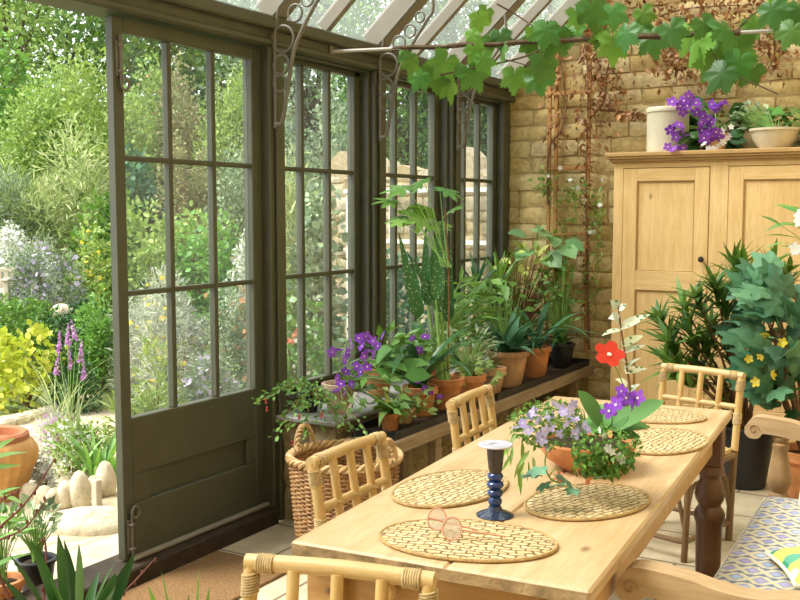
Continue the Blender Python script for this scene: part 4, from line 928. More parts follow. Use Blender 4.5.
for lab, pts, sz, mt in [('bellflower', [(516, 428), (523, 423), (528, 430), (538, 420), (545, 430), (551, 428), (542, 440), (548, 448), (560, 434), (563, 412), (569, 416), (575, 420), (580, 428), (576, 434), (588, 430), (556, 404), (562, 408), (570, 410), (573, 404), (584, 424), (534, 412), (550, 416), (540, 434), (530, 416), (566, 424)], .0145, 'f_mauve'),
                       ('violet_flower', [(609, 411), (622, 391), (634, 404), (626, 398), (638, 398), (616, 405)], .022, 'f_purple'), ('white_flower', [(608, 448), (612, 452), (620, 456), (600, 430), (604, 436), (626, 466), (622, 460)], .011, 'f_white'), ('salmon_flower', [(577, 472), (588, 479), (560, 477)], .015, 'f_salmon')]:
    pw = P_(pts, DB-.11, .02) if lab != 'bellflower' else P_(pts, DB-.07, .04); flowers(t, lab, [W2L(t, p) for p in pw], sz, M[mt], [CAMDIR(p)*1.0+rdirs(1, .3)[0]*.5 for p in pw])
lf = MB()
for (px, py), (qx, qy), w in [((600, 425), (583, 391), .022), ((606, 428), (590, 414), .03), ((612, 430), (660, 396), .026), ((618, 430), (650, 420), .024), ((604, 432), (601, 400), .022), ((610, 430), (622, 402), .026), ((606, 436), (594, 428), .03), ((614, 436), (640, 432), .022)]:
    a, b = dep(px, py, DB-.05), dep(qx, qy, DB+random.uniform(-.10, .06)); v = b-a; T, f = strip(np.linalg.norm(v)*1.05, w*1.25, .35, .2, 9, lambda q: math.sin(PI*min(1, .08+.92*q))**.6); lf.many(T, f, rotm(v, CAMDIR(a)*.6+np.array((0, 0, 1.)))[None], W2L(t, a)[None])
lf.build('furry_leaves', M['l_strep'], t)
to_points(t, P_([(517, 432), (514, 452), (520, 460), (526, 464), (512, 444), (524, 452), (518, 468), (530, 450), (522, 440), (528, 460), (508, 438), (513, 446), (525, 468), (533, 456)], DB-.05, .03), L_LANCE, .06, M['l_light'], B0, 'drooping_leaves', False, .3, hang=1.4)
to_points(t, P_([(536, 474), (545, 482), (540, 466), (566, 484), (575, 488), (556, 486), (600, 478)], DB-.12, .015), L_SOFT, .048, M['l_glauc'], B0, 'ivy_leaves', False, .9)
tr = MB(); tr.tube(bez([B0, W2L(t, dep(553, 446, DB-.12)), W2L(t, dep(545, 462, DB-.13)), W2L(t, dep(550, 478, DB-.13)), W2L(t, dep(562, 484, DB-.13))], 8), .0022, 5); tr.tube(bez([W2L(t, dep(549, 476, DB-.13)), W2L(t, dep(556, 468, DB-.13)), W2L(t, dep(560, 475, DB-.12))], 6), .0018, 5); tr.build('trailing_stem', M['l_light'], t)
hs = [dep(*q, DB+.02) for q in [(612, 440), (629, 400), (627, 368), (622, 335), (618, 306)]]; MB().tube(bez([W2L(t, p) for p in hs], 6), np.linspace(.004, .002, 25), 6).build('hibiscus_stem', M['bstem'], t); hl = MB()
for (a, b), (c, e), w in [((618, 308), (611, 300), .014), ((618, 310), (626, 303), .010), ((619, 316), (608, 318), .012), ((620, 328), (650, 312), .013), ((620, 330), (602, 333), .011), ((622, 345), (645, 333), .012), ((623, 352), (646, 343), .011), ((624, 362), (612, 352), .013), ((625, 372), (648, 367), .011), ((625, 368), (640, 356), .009), ((627, 385), (616, 378), .012), ((628, 392), (640, 382), .010), ((628, 398), (616, 392), .012), ((629, 405), (636, 394), .009), ((619, 322), (613, 312), .012)]:
    p, q = dep(a, b, DB+.02), dep(c, e, DB+.02+random.uniform(-.04, .04)); v = q-p; T, f = strip(np.linalg.norm(v), w*1.15, .3, .25, 7); hl.many(T, f, rotm(v, CAMDIR(p)*.7+np.array((0, 0, .8))+rdirs(1, 0)[0]*.3)[None], W2L(t, p)[None])
hl.build('variegated_leaves', M['l_var'], t)
p = dep(609, 355, DB-.03); flowers(t, 'hibiscus_flower', [W2L(t, p)], .036, M['f_red'], [CAMDIR(p)+np.array((-.1, 0, .15))], flower5(.5, .35, 5, .85))
MB().tube([W2L(t, p), W2L(t, p)+CAMDIR(p)*.03], .0018, 6).build('stamen', M['f_salmon'], t); MB().tube([W2L(t, p), W2L(t, dep(618, 372, DB)), W2L(t, hs[1])], .0016, 5).build('flower_stalk', M['gstem'], t)
# -- on top of the cupboard
ZC = 1.8682
t = thing('stoneware_crock', 'tall cream stoneware crock on top of the cupboard', 'crock', (1.205, 6.32, ZC)); MB().lathe([(0, 0), (.122, 0), (.127, .006), (.128, .245), (.134, .252), (.134, .272), (.128, .28), (.116, .278), (.112, .25), (.11, .02), (0, .02)], 48).build('crock_body', M['crock'], t)
t = plantpot('potted_streptocarpus', 'purple flowered plant with a few white blooms beside the crock on the cupboard', 'potted plant', 1.50, 6.32, ZC, .075, .11, M['terra2'])
to_points(t, scatE(44, 704, 122, 34, 18, 6.35, .12)+scatE(40, 712, 140, 22, 8, 6.16, .05), L_WIDE, .13, M['l_dark'], (0, 0, .1), 'leaves', True, .5, .003); to_points(t, P_([(686, 140), (692, 135), (680, 150)], 6.2, .02), L_WIDE, .10, M['l_lime'], (0, 0, .1), 'young_leaves', False)
pw = P_([(672, 102), (680, 106), (684, 101), (687, 106), (691, 99), (696, 103), (699, 107), (690, 110), (683, 112), (697, 112), (688, 96), (712, 104), (718, 106), (722, 103), (716, 108), (728, 103), (673, 128), (677, 132), (682, 130), (679, 125), (684, 135), (676, 137), (670, 130), (668, 147), (674, 149), (680, 150), (683, 148), (677, 153), (703, 116), (708, 119), (712, 122), (705, 124), (710, 128), (702, 130), (707, 134), (712, 136), (716, 132), (704, 138), (719, 136), (709, 141), (701, 122)], 6.06, .04)
flowers(t, 'purple_flower', [W2L(t, p) for p in pw], .034, M['f_purple'], [CAMDIR(p)+rdirs(1, .2)[0]*.6 for p in pw]); stems(np.array((0, 0, .1)), [W2L(t, p) for p in pw[::2]], .0022, .6, .12, 4, 5).build('flower_stalk', M['gstem'], t)
pw = P_([(722, 131), (726, 127), (730, 135), (723, 142), (718, 146), (704, 144), (709, 148), (731, 127), (727, 138), (714, 149)], 6.02, .03); flowers(t, 'white_flower', [W2L(t, p) for p in pw], .022, M['f_white'], [CAMDIR(p)+rdirs(1, .2)[0]*.5 for p in pw])
t = thing('bowl_planter', 'shallow cream bowl with grey herb and a large green leaf on the cupboard', 'planter', (1.845, 6.32, ZC)); MB().lathe([(0, 0), (.085, 0), (.088, .012), (.125, .06), (.137, .108), (.148, .112), (.148, .125), (.136, .126), (.128, .10)], 44).build('bowl', M['crock'], t); MB().lathe([(0, .1), (.13, .1)], 24).build('soil', M['soil'], t)
to_points(t, scatE(70, 752, 116, 20, 13, 6.4, .08), L_OVAL, .06, M['l_grey'], (0, 0, .1), 'herb_leaves', True, .5, .0022); to_points(t, P_([(772, 122), (782, 114), (765, 124), (784, 122), (776, 116)], 6.25, .03), L_SOFT, .12, M['l_bright'], (0, 0, .1), 'large_leaf', True, .6, .003)
t = plantpot('potted_bellflower', 'white bellflower trailing over the right end of the cupboard top', 'potted plant', 2.08, 6.30, ZC, .07, .11, M['terra2']); to_points(t, scatE(120, 800, 132, 20, 28, 6.2, .08), L_OVAL, .05, M['l_mid'], (0, 0, .1), 'leaves', True, .5, .002)
pw = P_([(790, 150), (794, 145), (797, 152), (789, 158), (793, 156), (787, 129), (795, 138), (798, 145)], 6.08, .03); flowers(t, 'white_flower', [W2L(t, p) for p in pw], .028, M['f_white'], [CAMDIR(p)+rdirs(1, -.3)[0]*.6 for p in pw])
# -- oleander and abutilon before the cupboard
t = plantpot('potted_oleander', 'oleander with narrow dark leaves in a large black pot before the cupboard', 'potted plant', 1.865, 5.62, 0, .155, .34, M['black'], .1, None, 1.04)
shoots = P_([(662, 320), (672, 345), (684, 306), (697, 296), (690, 335), (705, 345), (715, 285), (735, 262), (724, 300), (745, 268), (712, 330), (700, 372), (728, 345), (738, 320), (682, 370), (720, 385), (752, 300), (668, 362), (742, 290)], 5.45, .14)+P_([(772, 268), (788, 276)], 5.5, .05); stems((0, 0, .3), [W2L(t, p) for p in shoots], .009, .45, .04, 6, 6).build('stem', M['bstem'], t)
for p in shoots:
    q = W2L(t, p); ax = q-np.array((0, 0, .1)); ax /= np.linalg.norm(ax); mb = MB()
    for i in range(26):
        el = random.uniform(.15, 1.45); a = i*2.4; x = np.cross(ax, (0, 1, .1)); x /= np.linalg.norm(x); y = np.cross(ax, x); o_ = x*math.cos(a)+y*math.sin(a); d = ax*math.cos(el)+o_*math.sin(el)
        T, f = strip(random.uniform(.12, .21), .0165, random.uniform(.1, .7), .2, 6); mb.many(T, f, rotm(d, ax-o_*.4)[None], (q-ax*random.uniform(-.03, .13))[None])
    mb.build('leafy_shoot', M['l_mid'] if random.random() < .35 else M['l_tree'], t)
to_points(t, scat(9, 668, 690, 325, 352, 5.4, .03), L_OVAL, .02, M['l_dry'], (0, 0, .8), 'seed_heads', False)
ab = pl(790, 478, 2, 0); t = plantpot('potted_abutilon', 'abutilon with broad soft leaves and yellow flowers at the right of the oleander', 'potted plant', ab[0]+.14, 5.45, 0, .14, .28, M['terra'])
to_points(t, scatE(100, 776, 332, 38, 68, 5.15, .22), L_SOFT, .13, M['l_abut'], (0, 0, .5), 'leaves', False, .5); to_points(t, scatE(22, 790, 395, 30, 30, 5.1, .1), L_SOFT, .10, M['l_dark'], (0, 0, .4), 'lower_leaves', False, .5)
stems((0, 0, .25), [W2L(t, p) for p in scatE(16, 775, 320, 36, 66, 5.3, .12)], .008, .5, .05, 6, 6).build('stem', M['bstem'], t)
pw = P_([(749, 359), (761, 356), (771, 375), (757, 382), (783, 343), (766, 333)], 4.9, .02); flowers(t, 'yellow_flower', [W2L(t, p) for p in pw], .024, M['f_yellow'], [CAMDIR(p)+rdirs(1, -.4)[0]*.7 for p in pw], flower5(.5, 1.1, 5, .8))
jb = dep(822, 400, 4.8); t = plantpot('potted_jasmine', 'white flowering climber reaching in at the right edge', 'potted plant', jb[0]+.1, jb[1]+.05, 0, .12, .26, M['terra']); pw = P_([(800, 222), (797, 252), (795, 248), (799, 215)], 4.75, .03)
to_points(t, P_([(782, 226), (792, 222), (786, 242), (797, 238), (800, 210), (804, 228), (808, 250), (812, 215)], 4.8, .04), L_LANCE, .14, M['l_bright'], (0, 0, 1.15), 'leaves', True, .8, .003); flowers(t, 'white_flower', [W2L(t, p) for p in pw], .028, M['f_white'], [CAMDIR(p)+rdirs(1, 0)[0]*.5 for p in pw]); MB().tube([(0, 0, .2), (.02, 0, .7), (0, 0, 1.16)], .006, 6).build('main_stem', M['bstem'], t)
# -- grape vine on the rod
va = np.array((.03, 4.30, 2.312)); vb = np.array((2.9, 4.85, 2.285)); vd = vb-va
t = thing('grape_vine', 'grape vine trained along the tie rod with broad green leaves', 'vine', (va+vd*.6).tolist())
def onrod(px):
    lo, hi = 0, 1
    for _ in range(40):
        m = (lo+hi)/2; q = va+vd*m-CAM; X = 400+F*np.dot(q, RT)/np.dot(q, FW)
        if X < px: lo = m
        else: hi = m
    return va+vd*lo
vs = MB(); path = [onrod(px)+np.array((0, .003*math.cos(i*1.3), .003*math.sin(i*1.3))) for i, px in enumerate(range(392, 745, 12))]
vs.tube(bez([W2L(t, p) for p in path], 4), np.linspace(.0118, .016, (len(path)-1)*4+1), 6)
dv_ = lambda px: np.dot(onrod(px)-CAM, FW)
def br(pts, r=.005): vs.tube(bez([W2L(t, dep(a, b, dv_(a)+o)) for a, b, o in pts], 5), r, 6)
br([(497, 4, .05), (515, 14, .05), (533, 26, 0)], .005); br([(440, 75, 0), (475, 68, 0), (520, 58, 0), (545, 48, 0)], .005); br([(500, 58, 0), (530, 66, -.05)], .003); br([(700, 42, 0), (735, 74, -.1), (760, 86, -.1), (778, 94, -.1)], .003); br([(800, 8, .0), (760, 10, 0), (730, 38, 0)], .004)
vs.build('vine_stem', M['bark'], t)
LV = [(432, 72, .14), (412, 60, .11), (450, 62, .13), (466, 72, .14), (447, 82, .14), (423, 78, .10), (405, 52, .09), (480, 60, .1), (478, 18, .09), (470, 35, .09), (488, 12, .08), (500, 36, .11), (515, 75, .12), (505, 50, .09), (490, 40, .08), (472, 50, .1), (545, 65, .13), (535, 78, .12), (548, 30, .13), (560, 36, .15), (538, 36, .11), (575, 30, .11), (528, 44, .09), (612, 42, .14), (628, 32, .12), (604, 35, .1), (650, 38, .13), (668, 30, .12), (645, 28, .1), (690, 34, .13), (705, 42, .16), (720, 30, .14), (735, 45, .17), (742, 62, .14), (715, 60, .13), (728, 74, .13), (700, 24, .11), (757, 70, .11), (748, 24, .1), (770, 10, .12), (785, 18, .13), (795, 30, .11), (780, 4, .1), (798, 8, .1), (590, 8, .13), (612, 12, .12), (575, 14, .1), (640, 14, .1), (722, 48, .13)]
lm = MB()
for px, py, s in LV:
    p = dep(px, py, dv_(px)+random.uniform(-.14, .10)); u = CAMDIR(p)*.75+np.array((0, 0, .5))+rdirs(1, 0)[0]*.55; d = np.array((random.uniform(-.6, .6), random.uniform(-.3, .3), -.8))
    lm.many(L_VINE[0]*s*1.12, L_VINE[1], rotm(d, u)[None], W2L(t, p)[None]-np.array((0, 0, -.3*s)))
lm.build('vine_leaves', M['l_vine'], t, 'full')
# -- trellis, dried vine and jasmine on the brick wall
t = thing('wall_trellis', 'narrow lath trellis fixed to the brick wall beside the window', 'trellis', (.45, 6.575, .55)); LY = 6.575
for x in (.315, .365, .60): MB().box((x-.45-.012, -.01, 0), (x-.45+.012, .01, 2.3), .002).build('upright_lath', M['trell'], t, False)
for z in (.25, .8, 1.25, 1.76, 2.2): MB().box((.29-.45, -.022, z-.012), (.63-.45, -.010, z+.012), .002).build('cross_lath', M['trell'], t, False)
t = thing('dried_climber', 'withered brown climber spread over the upper brick wall', 'climber', (.62, 6.52, .5)); wp = lambda px, py, y=6.54: W2L(t, pl(px, py, 1, y-.02+random.uniform(-.03, .01)))
ds = MB()
for pts in [[(589, 350), (587, 260), (586, 180), (588, 100), (586, 48)], [(548, 205), (549, 150), (562, 128), (566, 100), (560, 60)], [(588, 120), (604, 100), (610, 60), (640, 20)], [(600, 110), (625, 112), (645, 118)], [(588, 60), (630, 30), (680, 10), (740, 5)], [(660, 20), (676, 55), (690, 60)], [(715, 40), (722, 70), (726, 95)], [(770, 10), (775, 50), (770, 66)]]: ds.tube(bez([wp(*q) for q in pts], 5), np.linspace(.011, .003, (len(pts)-1)*5+1), 5)
ds.build('woody_stem', M['bstem'], t); dl = []
for n, cx, cy, rx, ry in [(330, 640, 8, 100, 34), (260, 590, 60, 26, 70), (110, 612, 92, 22, 30), (60, 632, 114, 18, 6), (150, 675, 60, 28, 26), (120, 720, 70, 18, 26), (140, 770, 50, 26, 30), (200, 740, 10, 70, 26), (90, 586, 150, 8, 60), (70, 556, 110, 12, 60), (50, 586, 260, 7, 70)]:
    for _ in range(n):
        px, py = random.gauss(cx, rx*.5), random.gauss(cy, ry*.5); r = pl(px, py, 1, 6.50+random.uniform(-.06, .05))
        if r[0] > .12 and r[2] < 2.24+.88*r[0]: dl.append(r)
dm = MB(); dl = np.array(dl); leafcloud(dl-np.array(t.location), rdirs(len(dl), -.5), .046, L_OVAL, -.3, .5, .4, dm); dm.build('withered_leaves', M['l_dry'], t, 'full')
t = thing('jasmine', 'thin jasmine with tiny white flowers climbing the trellis', 'climber', (.47, 6.50, .5)); js = MB(); jl = []
for x0 in (548, 562, 576, 590, 600): 
    pts = [(x0+random.uniform(-7, 7), y) for y in range(340, 165, -25)]; js.tube(bez([W2L(t, pl(a, b, 1, 6.51)) for a, b in pts], 4), .0022, 5)
js.build('stem', M['gstem'], t)
for n, cx, cy, rx, ry in [(90, 572, 195, 24, 18), (60, 545, 185, 10, 14), (70, 596, 215, 8, 26), (50, 590, 285, 12, 24), (50, 562, 240, 18, 24), (40, 598, 245, 6, 30)]: jl += [pl(random.gauss(cx, rx*.5), random.gauss(cy, ry*.5), 1, 6.49+random.uniform(-.03, .03)) for _ in range(n)]
jl = np.array(jl); jm = MB(); leafcloud(jl-np.array(t.location), rdirs(len(jl)), .042, L_OVAL, .2, .6, .35, jm); jm.build('leaves', M['l_light'], t, 'full')
pw = [pl(a, b, 1, 6.46) for a, b in [(548, 176), (590, 232), (594, 232), (586, 200), (570, 180), (560, 168), (578, 188), (602, 180), (556, 205), (600, 205)]]; flowers(t, 'white_flower', [W2L(t, p) for p in pw], .018, M['f_white'], [CAMDIR(p) for p in pw])
# -- foreground and doorstep plants
t = plantpot('potted_blade_plant', 'broad blade-leaved plant in the left foreground', 'potted plant', *dep(72, 600, 2.55)[:2], 0, .11, .30, M['terra2']); lf = MB(); b0 = np.array((0, 0, .30))
for (a, b), w in [((22, 548), .020), ((44, 541), .021), ((62, 536), .020), ((76, 542), .021), ((100, 560), .021), ((133, 556), .021), ((108, 580), .019), ((20, 590), .02), ((85, 532), .012), ((60, 570), .019), ((10, 572), .018), ((118, 566), .02), ((92, 572), .02), ((36, 575), .018)]:
    tip = W2L(t, dep(a, b, 2.5+random.uniform(-.12, .12))); v = tip-b0; L_ = np.linalg.norm(v); T, f = strip(L_, w*.92, .22, .3, 9, lambda q: max(.18, math.sin(PI*max(0, (q-.30)/.70))**.8) if q > .3 else .18); lf.many(T, f, rotm(v, CAMDIR(tip)*.4+np.array((0, 0, .9))+rdirs(1, 0)[0]*.4)[None], b0[None])
lf.build('leaves', M['l_dark'], t)
t = plantpot('potted_blade_plant', 'narrow blade-leaved plant at the bottom edge before the coir mat', 'potted plant', *dep(180, 600, 2.4)[:2], 0, .10, .28, M['terra2']); lf = MB(); b0 = np.array((0, 0, .28))
for (a, b), w in [((166, 570), .014), ((152, 586), .014), ((204, 570), .013), ((213, 588), .012), ((174, 592), .014), ((190, 596), .012)]:
    tip = W2L(t, dep(a, b, 2.36+random.uniform(-.06, .06))); v = tip-b0; T, f = strip(np.linalg.norm(v), w, .08, .25, 9, lambda q: max(.3, math.sin(PI*q)**.6)); lf.many(T, f, rotm(v, CAMDIR(tip)*.6+rdirs(1, 0)[0]*.5)[None], b0[None])
lf.build('leaves', M['l_bright'], t)
t = plantpot('potted_twig_shrub', 'bare red-twigged shrub at the left edge', 'potted plant', *dep(30, 600, 2.95)[:2], 0, .10, .24, M['black'], .1); tw = MB()
for pts in [[(-40, 560), (0, 527), (28, 500), (54, 460)], [(-30, 560), (0, 540), (25, 528), (46, 500)], [(10, 640), (100, 612), (128, 588), (153, 561)], [(-20, 520), (5, 498), (22, 490)], [(60, 640), (92, 602), (106, 590), (122, 575)], [(40, 640), (46, 560), (44, 536)]]:
    path = [np.array((0, 0, .2))]+[W2L(t, dep(a, b, 2.9)) for a, b in pts]; c = bez(path, 5); tw.tube(c, np.linspace(.006, .002, len(c)), 5)
    for s in c[8::2]: bud = MB().ball(s+RNG.normal(size=3)*.003, (.004, .004, .008), 6, 5).build('bud', M['twig'], t)
tw.build('twig', M['twig'], t)
t = plantpot('potted_oleander', 'narrow-leaved oleander at the left edge beside the doorway', 'potted plant', *dep(-30, 560, 3.2)[:2], 0, .10, .22, M['terra']); lf = MB()
for (a, b), (c, e) in [((-15, 462), (22, 446)), ((-12, 470), (20, 462)), ((-14, 490), (24, 498)), ((-10, 500), (16, 482)), ((-20, 520), (28, 516)), ((-10, 545), (32, 520)), ((-12, 570), (26, 548)), ((-10, 452), (14, 436)), ((-16, 545), (12, 530))]:
    p, q = dep(a, b, 3.1), dep(c, e, 3.05+random.uniform(-.1, .1)); v = q-p; T, f = strip(np.linalg.norm(v), .013, .4, .2, 7); lf.many(T, f, rotm(v, CAMDIR(p)*.6+np.array((0, 0, .8)))[None], W2L(t, p)[None])
T, f = strip(.26, .006, 1.1, .2, 10); p = dep(-30, 412, 3.1); lf.many(T, f, rotm(RT*1.0+np.array((0, 0, .35)), (0, 0, 1))[None], W2L(t, p)[None])
lf.build('leaves', M['l_bright'], t); MB().tube(bez([(0, 0, .2), W2L(t, dep(-20, 520, 3.1)), W2L(t, dep(-18, 430, 3.1))], 6), .006, 6).build('stem', M['gstem'], t)
t = plantpot('potted_herb', 'black plastic pot of small leaves on the doorstep', 'potted plant', *dep(36, 560, 3.95)[:2], -.02, .075, .16, M['black'], .1); to_points(t, scatE(80, 34, 520, 24, 20, 3.95, .08), L_OVAL, .045, M['l_grey'], (0, 0, .15), 'leaves', True, .5, .002)
t = plantpot('potted_herb', 'terracotta pot at the left edge of the doorstep', 'potted plant', *dep(2, 575, 3.75)[:2], -.02, .075, .15, M['terra'], .2); to_points(t, scatE(40, 4, 528, 18, 16, 3.75, .06), L_OVAL, .045, M['l_mid'], (0, 0, .14), 'leaves', True, .5, .002)
# ---------------------------------------------------------------- the garden
def terr(x, y):
    s = (2.93-x)*.66+y*.75; return -.03+.16*max(0.0, s-7.7)
gx = np.concatenate([np.linspace(-.14, -8, 24), np.linspace(-9, -34, 16)]); gy = np.linspace(-1, 36, 56)
V = [(x, y, terr(x, y)-.035+(.03*math.sin(x*2.1+y)*math.cos(y*1.7) if (2.93-x)*.66+y*.75 > 8.0 else 0)) for x in gx for y in gy]
k = len(gy); st(MB().add(V, [(i*k+j, (i+1)*k+j, (i+1)*k+j+1, i*k+j+1) for i in range(len(gx)-1) for j in range(k-1)]), 'ground', plain('garden_earth', (.16, .19, .07), .95, .4, 5, .1, .6), smooth=True)
def pmat():
    m, nt, out = mk('pale_paving'); v = coords(nt); vo = N(nt, 'ShaderNodeTexVoronoi', feature='DISTANCE_TO_EDGE'); vo.inputs['Scale'].default_value = 2.0; nt.links.new(v, vo.inputs['Vector'])
    c = ramp(nt, noise(nt, v, 8, 6), [(.3, (.42, .34, .23)), (.55, (.52, .44, .31)), (.75, (.60, .52, .39))]); c = mixc(nt, ramp(nt, vo.outputs['Distance'], [(0, (1, 1, 1)), (.03, (0, 0, 0))]), c, (.38, .30, .18))
    pbsdf(nt, out, c, .9, .1, bump(nt, noise(nt, v, 30, 5), .4, .01)); return m
pv = MB(); pg = [(-.14, 1.0), (-1.6, 1.2), (-3.5, 2.2), (-3.4, 3.7), pl(72, 402, 2, -.02)[:2], pl(128, 392, 2, -.02)[:2], (-1.7, 5.0), (-1.0, 6.1), (-.14, 6.3)]
pv.prism(pg, 2, -.08, -.02); st(pv, 'path', pmat())
LA = {id(L_OVAL): .26, id(L_WIDE): .45, id(L_LANCE): .13, id(L_THIN): .07, id(L_SOFT): .9}
def shrub(name, label, cat, px, d, hw, top, tpl, size, mat, flo=None, rd=None, dens=1.0, up=.3, group=None, trunk=None, k=9, base=None, seed=None):
    """flo = (part name, material, count, size); trunk = crown start as a share of the height"""
    p = dep(px, 212, d); gz = terr(p[0], p[1])-.03 if base is None else base
    H = max(.15, dep(px, top, d)[2]-gz); rx = hw*d/1000; ry = rd or rx*.85
    t = thing(name, label, cat, (p[0], p[1], gz), math.radians(30), group)
    z0 = (trunk or 0)*H; rz = H-z0
    size *= .62 if d > 8.5 else .8
    n = int(min(21000, dens*4.2*(2*rx*rz*.85)/(LA.get(id(tpl), .25)*size*size)))
    sd = int(abs(px)*7+d*31) if seed is None else seed
    P, D = lumps(n, (rx, ry, rz), k, sd); P[:, 2] += z0
    m = leafcloud(P, D, size, tpl, up); f = m.build('foliage', mat, t, 'full')
    tips = P[RNG.integers(0, n, 9)]*np.array((.8, .8, .9))
    if trunk is None: stems((0, 0, 0), tips, max(.008, .02*rx), .4, .05, 4, 5).build('stem', M['bstem'], t)
    else:
        tm = MB(); tm.tube(bez([(0, 0, -.1), (.04*H, 0, z0*.6), (0, 0, z0+.3*rz)], 6), np.linspace(.035*H, .02*H, 13), 8); stems((0, 0, z0+.02*rz), tips, .012*H, .3, .1, 4, 5, tm); tm.build('trunk', M['bark'], t)
    if flo:
        fn, fm, cnt, fs = flo; P2, D2 = lumps(cnt, (rx*1.04, ry*1.04, rz*1.02), k, sd); P2[:, 2] += z0
        fmb = MB(); fmb.many(FL5[0], FL5[1], rots(rdirs(cnt, 0), D2*.6+np.array((.3, -.5, .4)))*(fs*RNG.uniform(.7, 1.3, cnt))[:, None, None], P2)
        tag(fmb.build(fn, fm, t), kind='stuff' if cnt > 100 else None)
    return t
def spikes(t, name, pts, L, r, mat, n=26, lean=None):
    """upright flower spikes made of small blossoms, each spike its own part"""
    for p in pts:
        ax = np.array((random.uniform(-.15, .15), random.uniform(-.15, .15), 1.0)) if lean is None else np.array(lean); ax /= np.linalg.norm(ax)
        q = np.linspace(0, 1, n); an = RNG.uniform(0, 2*PI, n); P = np.asarray(p)+ax*L*q[:, None]+np.stack([np.cos(an), np.sin(an), 0*an], 1)*(r*(1.15-q))[:, None]
        D = np.stack([np.cos(an), np.sin(an), .4+0*an], 1); mb = MB().many(FL5[0], FL5[1], rots(rdirs(n, 0), D)*(r*.75*(1.2-q*.7))[:, None, None], P)
        mb.build(name, mat, t)
def grass(t, n, L, W, mat, spread=.05, droop=1.1, part='blades', lean=.5, tilt0=.15):
    mb = MB()
    for i in range(n):
        T, f = strip(L*random.uniform(.6, 1.1), W*random.uniform(.8, 1.2), droop*random.uniform(.6, 1.3), .25, 7, lambda t: min(1, .7+t)*(1-t**3))
        a = random.uniform(0, 2*PI); el = random.uniform(tilt0, lean); d = np.array((math.cos(a)*math.sin(el), math.sin(a)*math.sin(el), math.cos(el)))
        mb.many(T, f, rotm(d, (-d[2]*math.cos(a)*-1, d[2]*math.sin(a), -.0) if False else (math.cos(a+PI), math.sin(a+PI), .3))[None], np.array([(random.gauss(0, spread), random.gauss(0, spread), 0)]))
    return mb.build(part, mat, t)
# tall trees closing the view
trees = [
 ('dark spreading tree against the sky at the upper left', 72, 19, 95, -38, L_WIDE, .19, 'l_tree', .30, .62),
 ('olive toned tree at the top left corner of the garden', 5, 17, 62, -50, L_OVAL, .17, 'l_light', .18, .75),
 ('dark tree showing behind the top panes of the glazed door', 168, 21, 75, -30, L_WIDE, .20, 'l_tree', .2, 1.1),
 ('deep green tree behind the right hand panes of the glazed door', 238, 19, 62, -22, L_WIDE, .18, 'l_tree', .15, 1.1),
 ('grey green tree seen through the first window and the roof', 312, 17, 70, -75, L_OVAL, .17, 'l_grey', .2, .85),
 ('soft green tree rising over the stone wall behind the second window', 398, 16, 62, -95, L_OVAL, .16, 'l_mid', .05, 1.0),
 ('dark tree rising over the stone wall behind the third window', 470, 16, 58, -40, L_OVAL, .16, 'l_tree', .05, 1.0),
 ('pale green tree seen only through the roof glass on the right', 545, 18, 70, -120, L_OVAL, .18, 'l_grey', .2, .8),
]
for lab, px, d, hw, top, tpl, sz, mt, tr, de in trees: shrub('tree', lab, 'tree', px, d, hw, top, tpl, sz, M[mt], None, None, de, .2, 'trees closing the garden view', tr, 14)
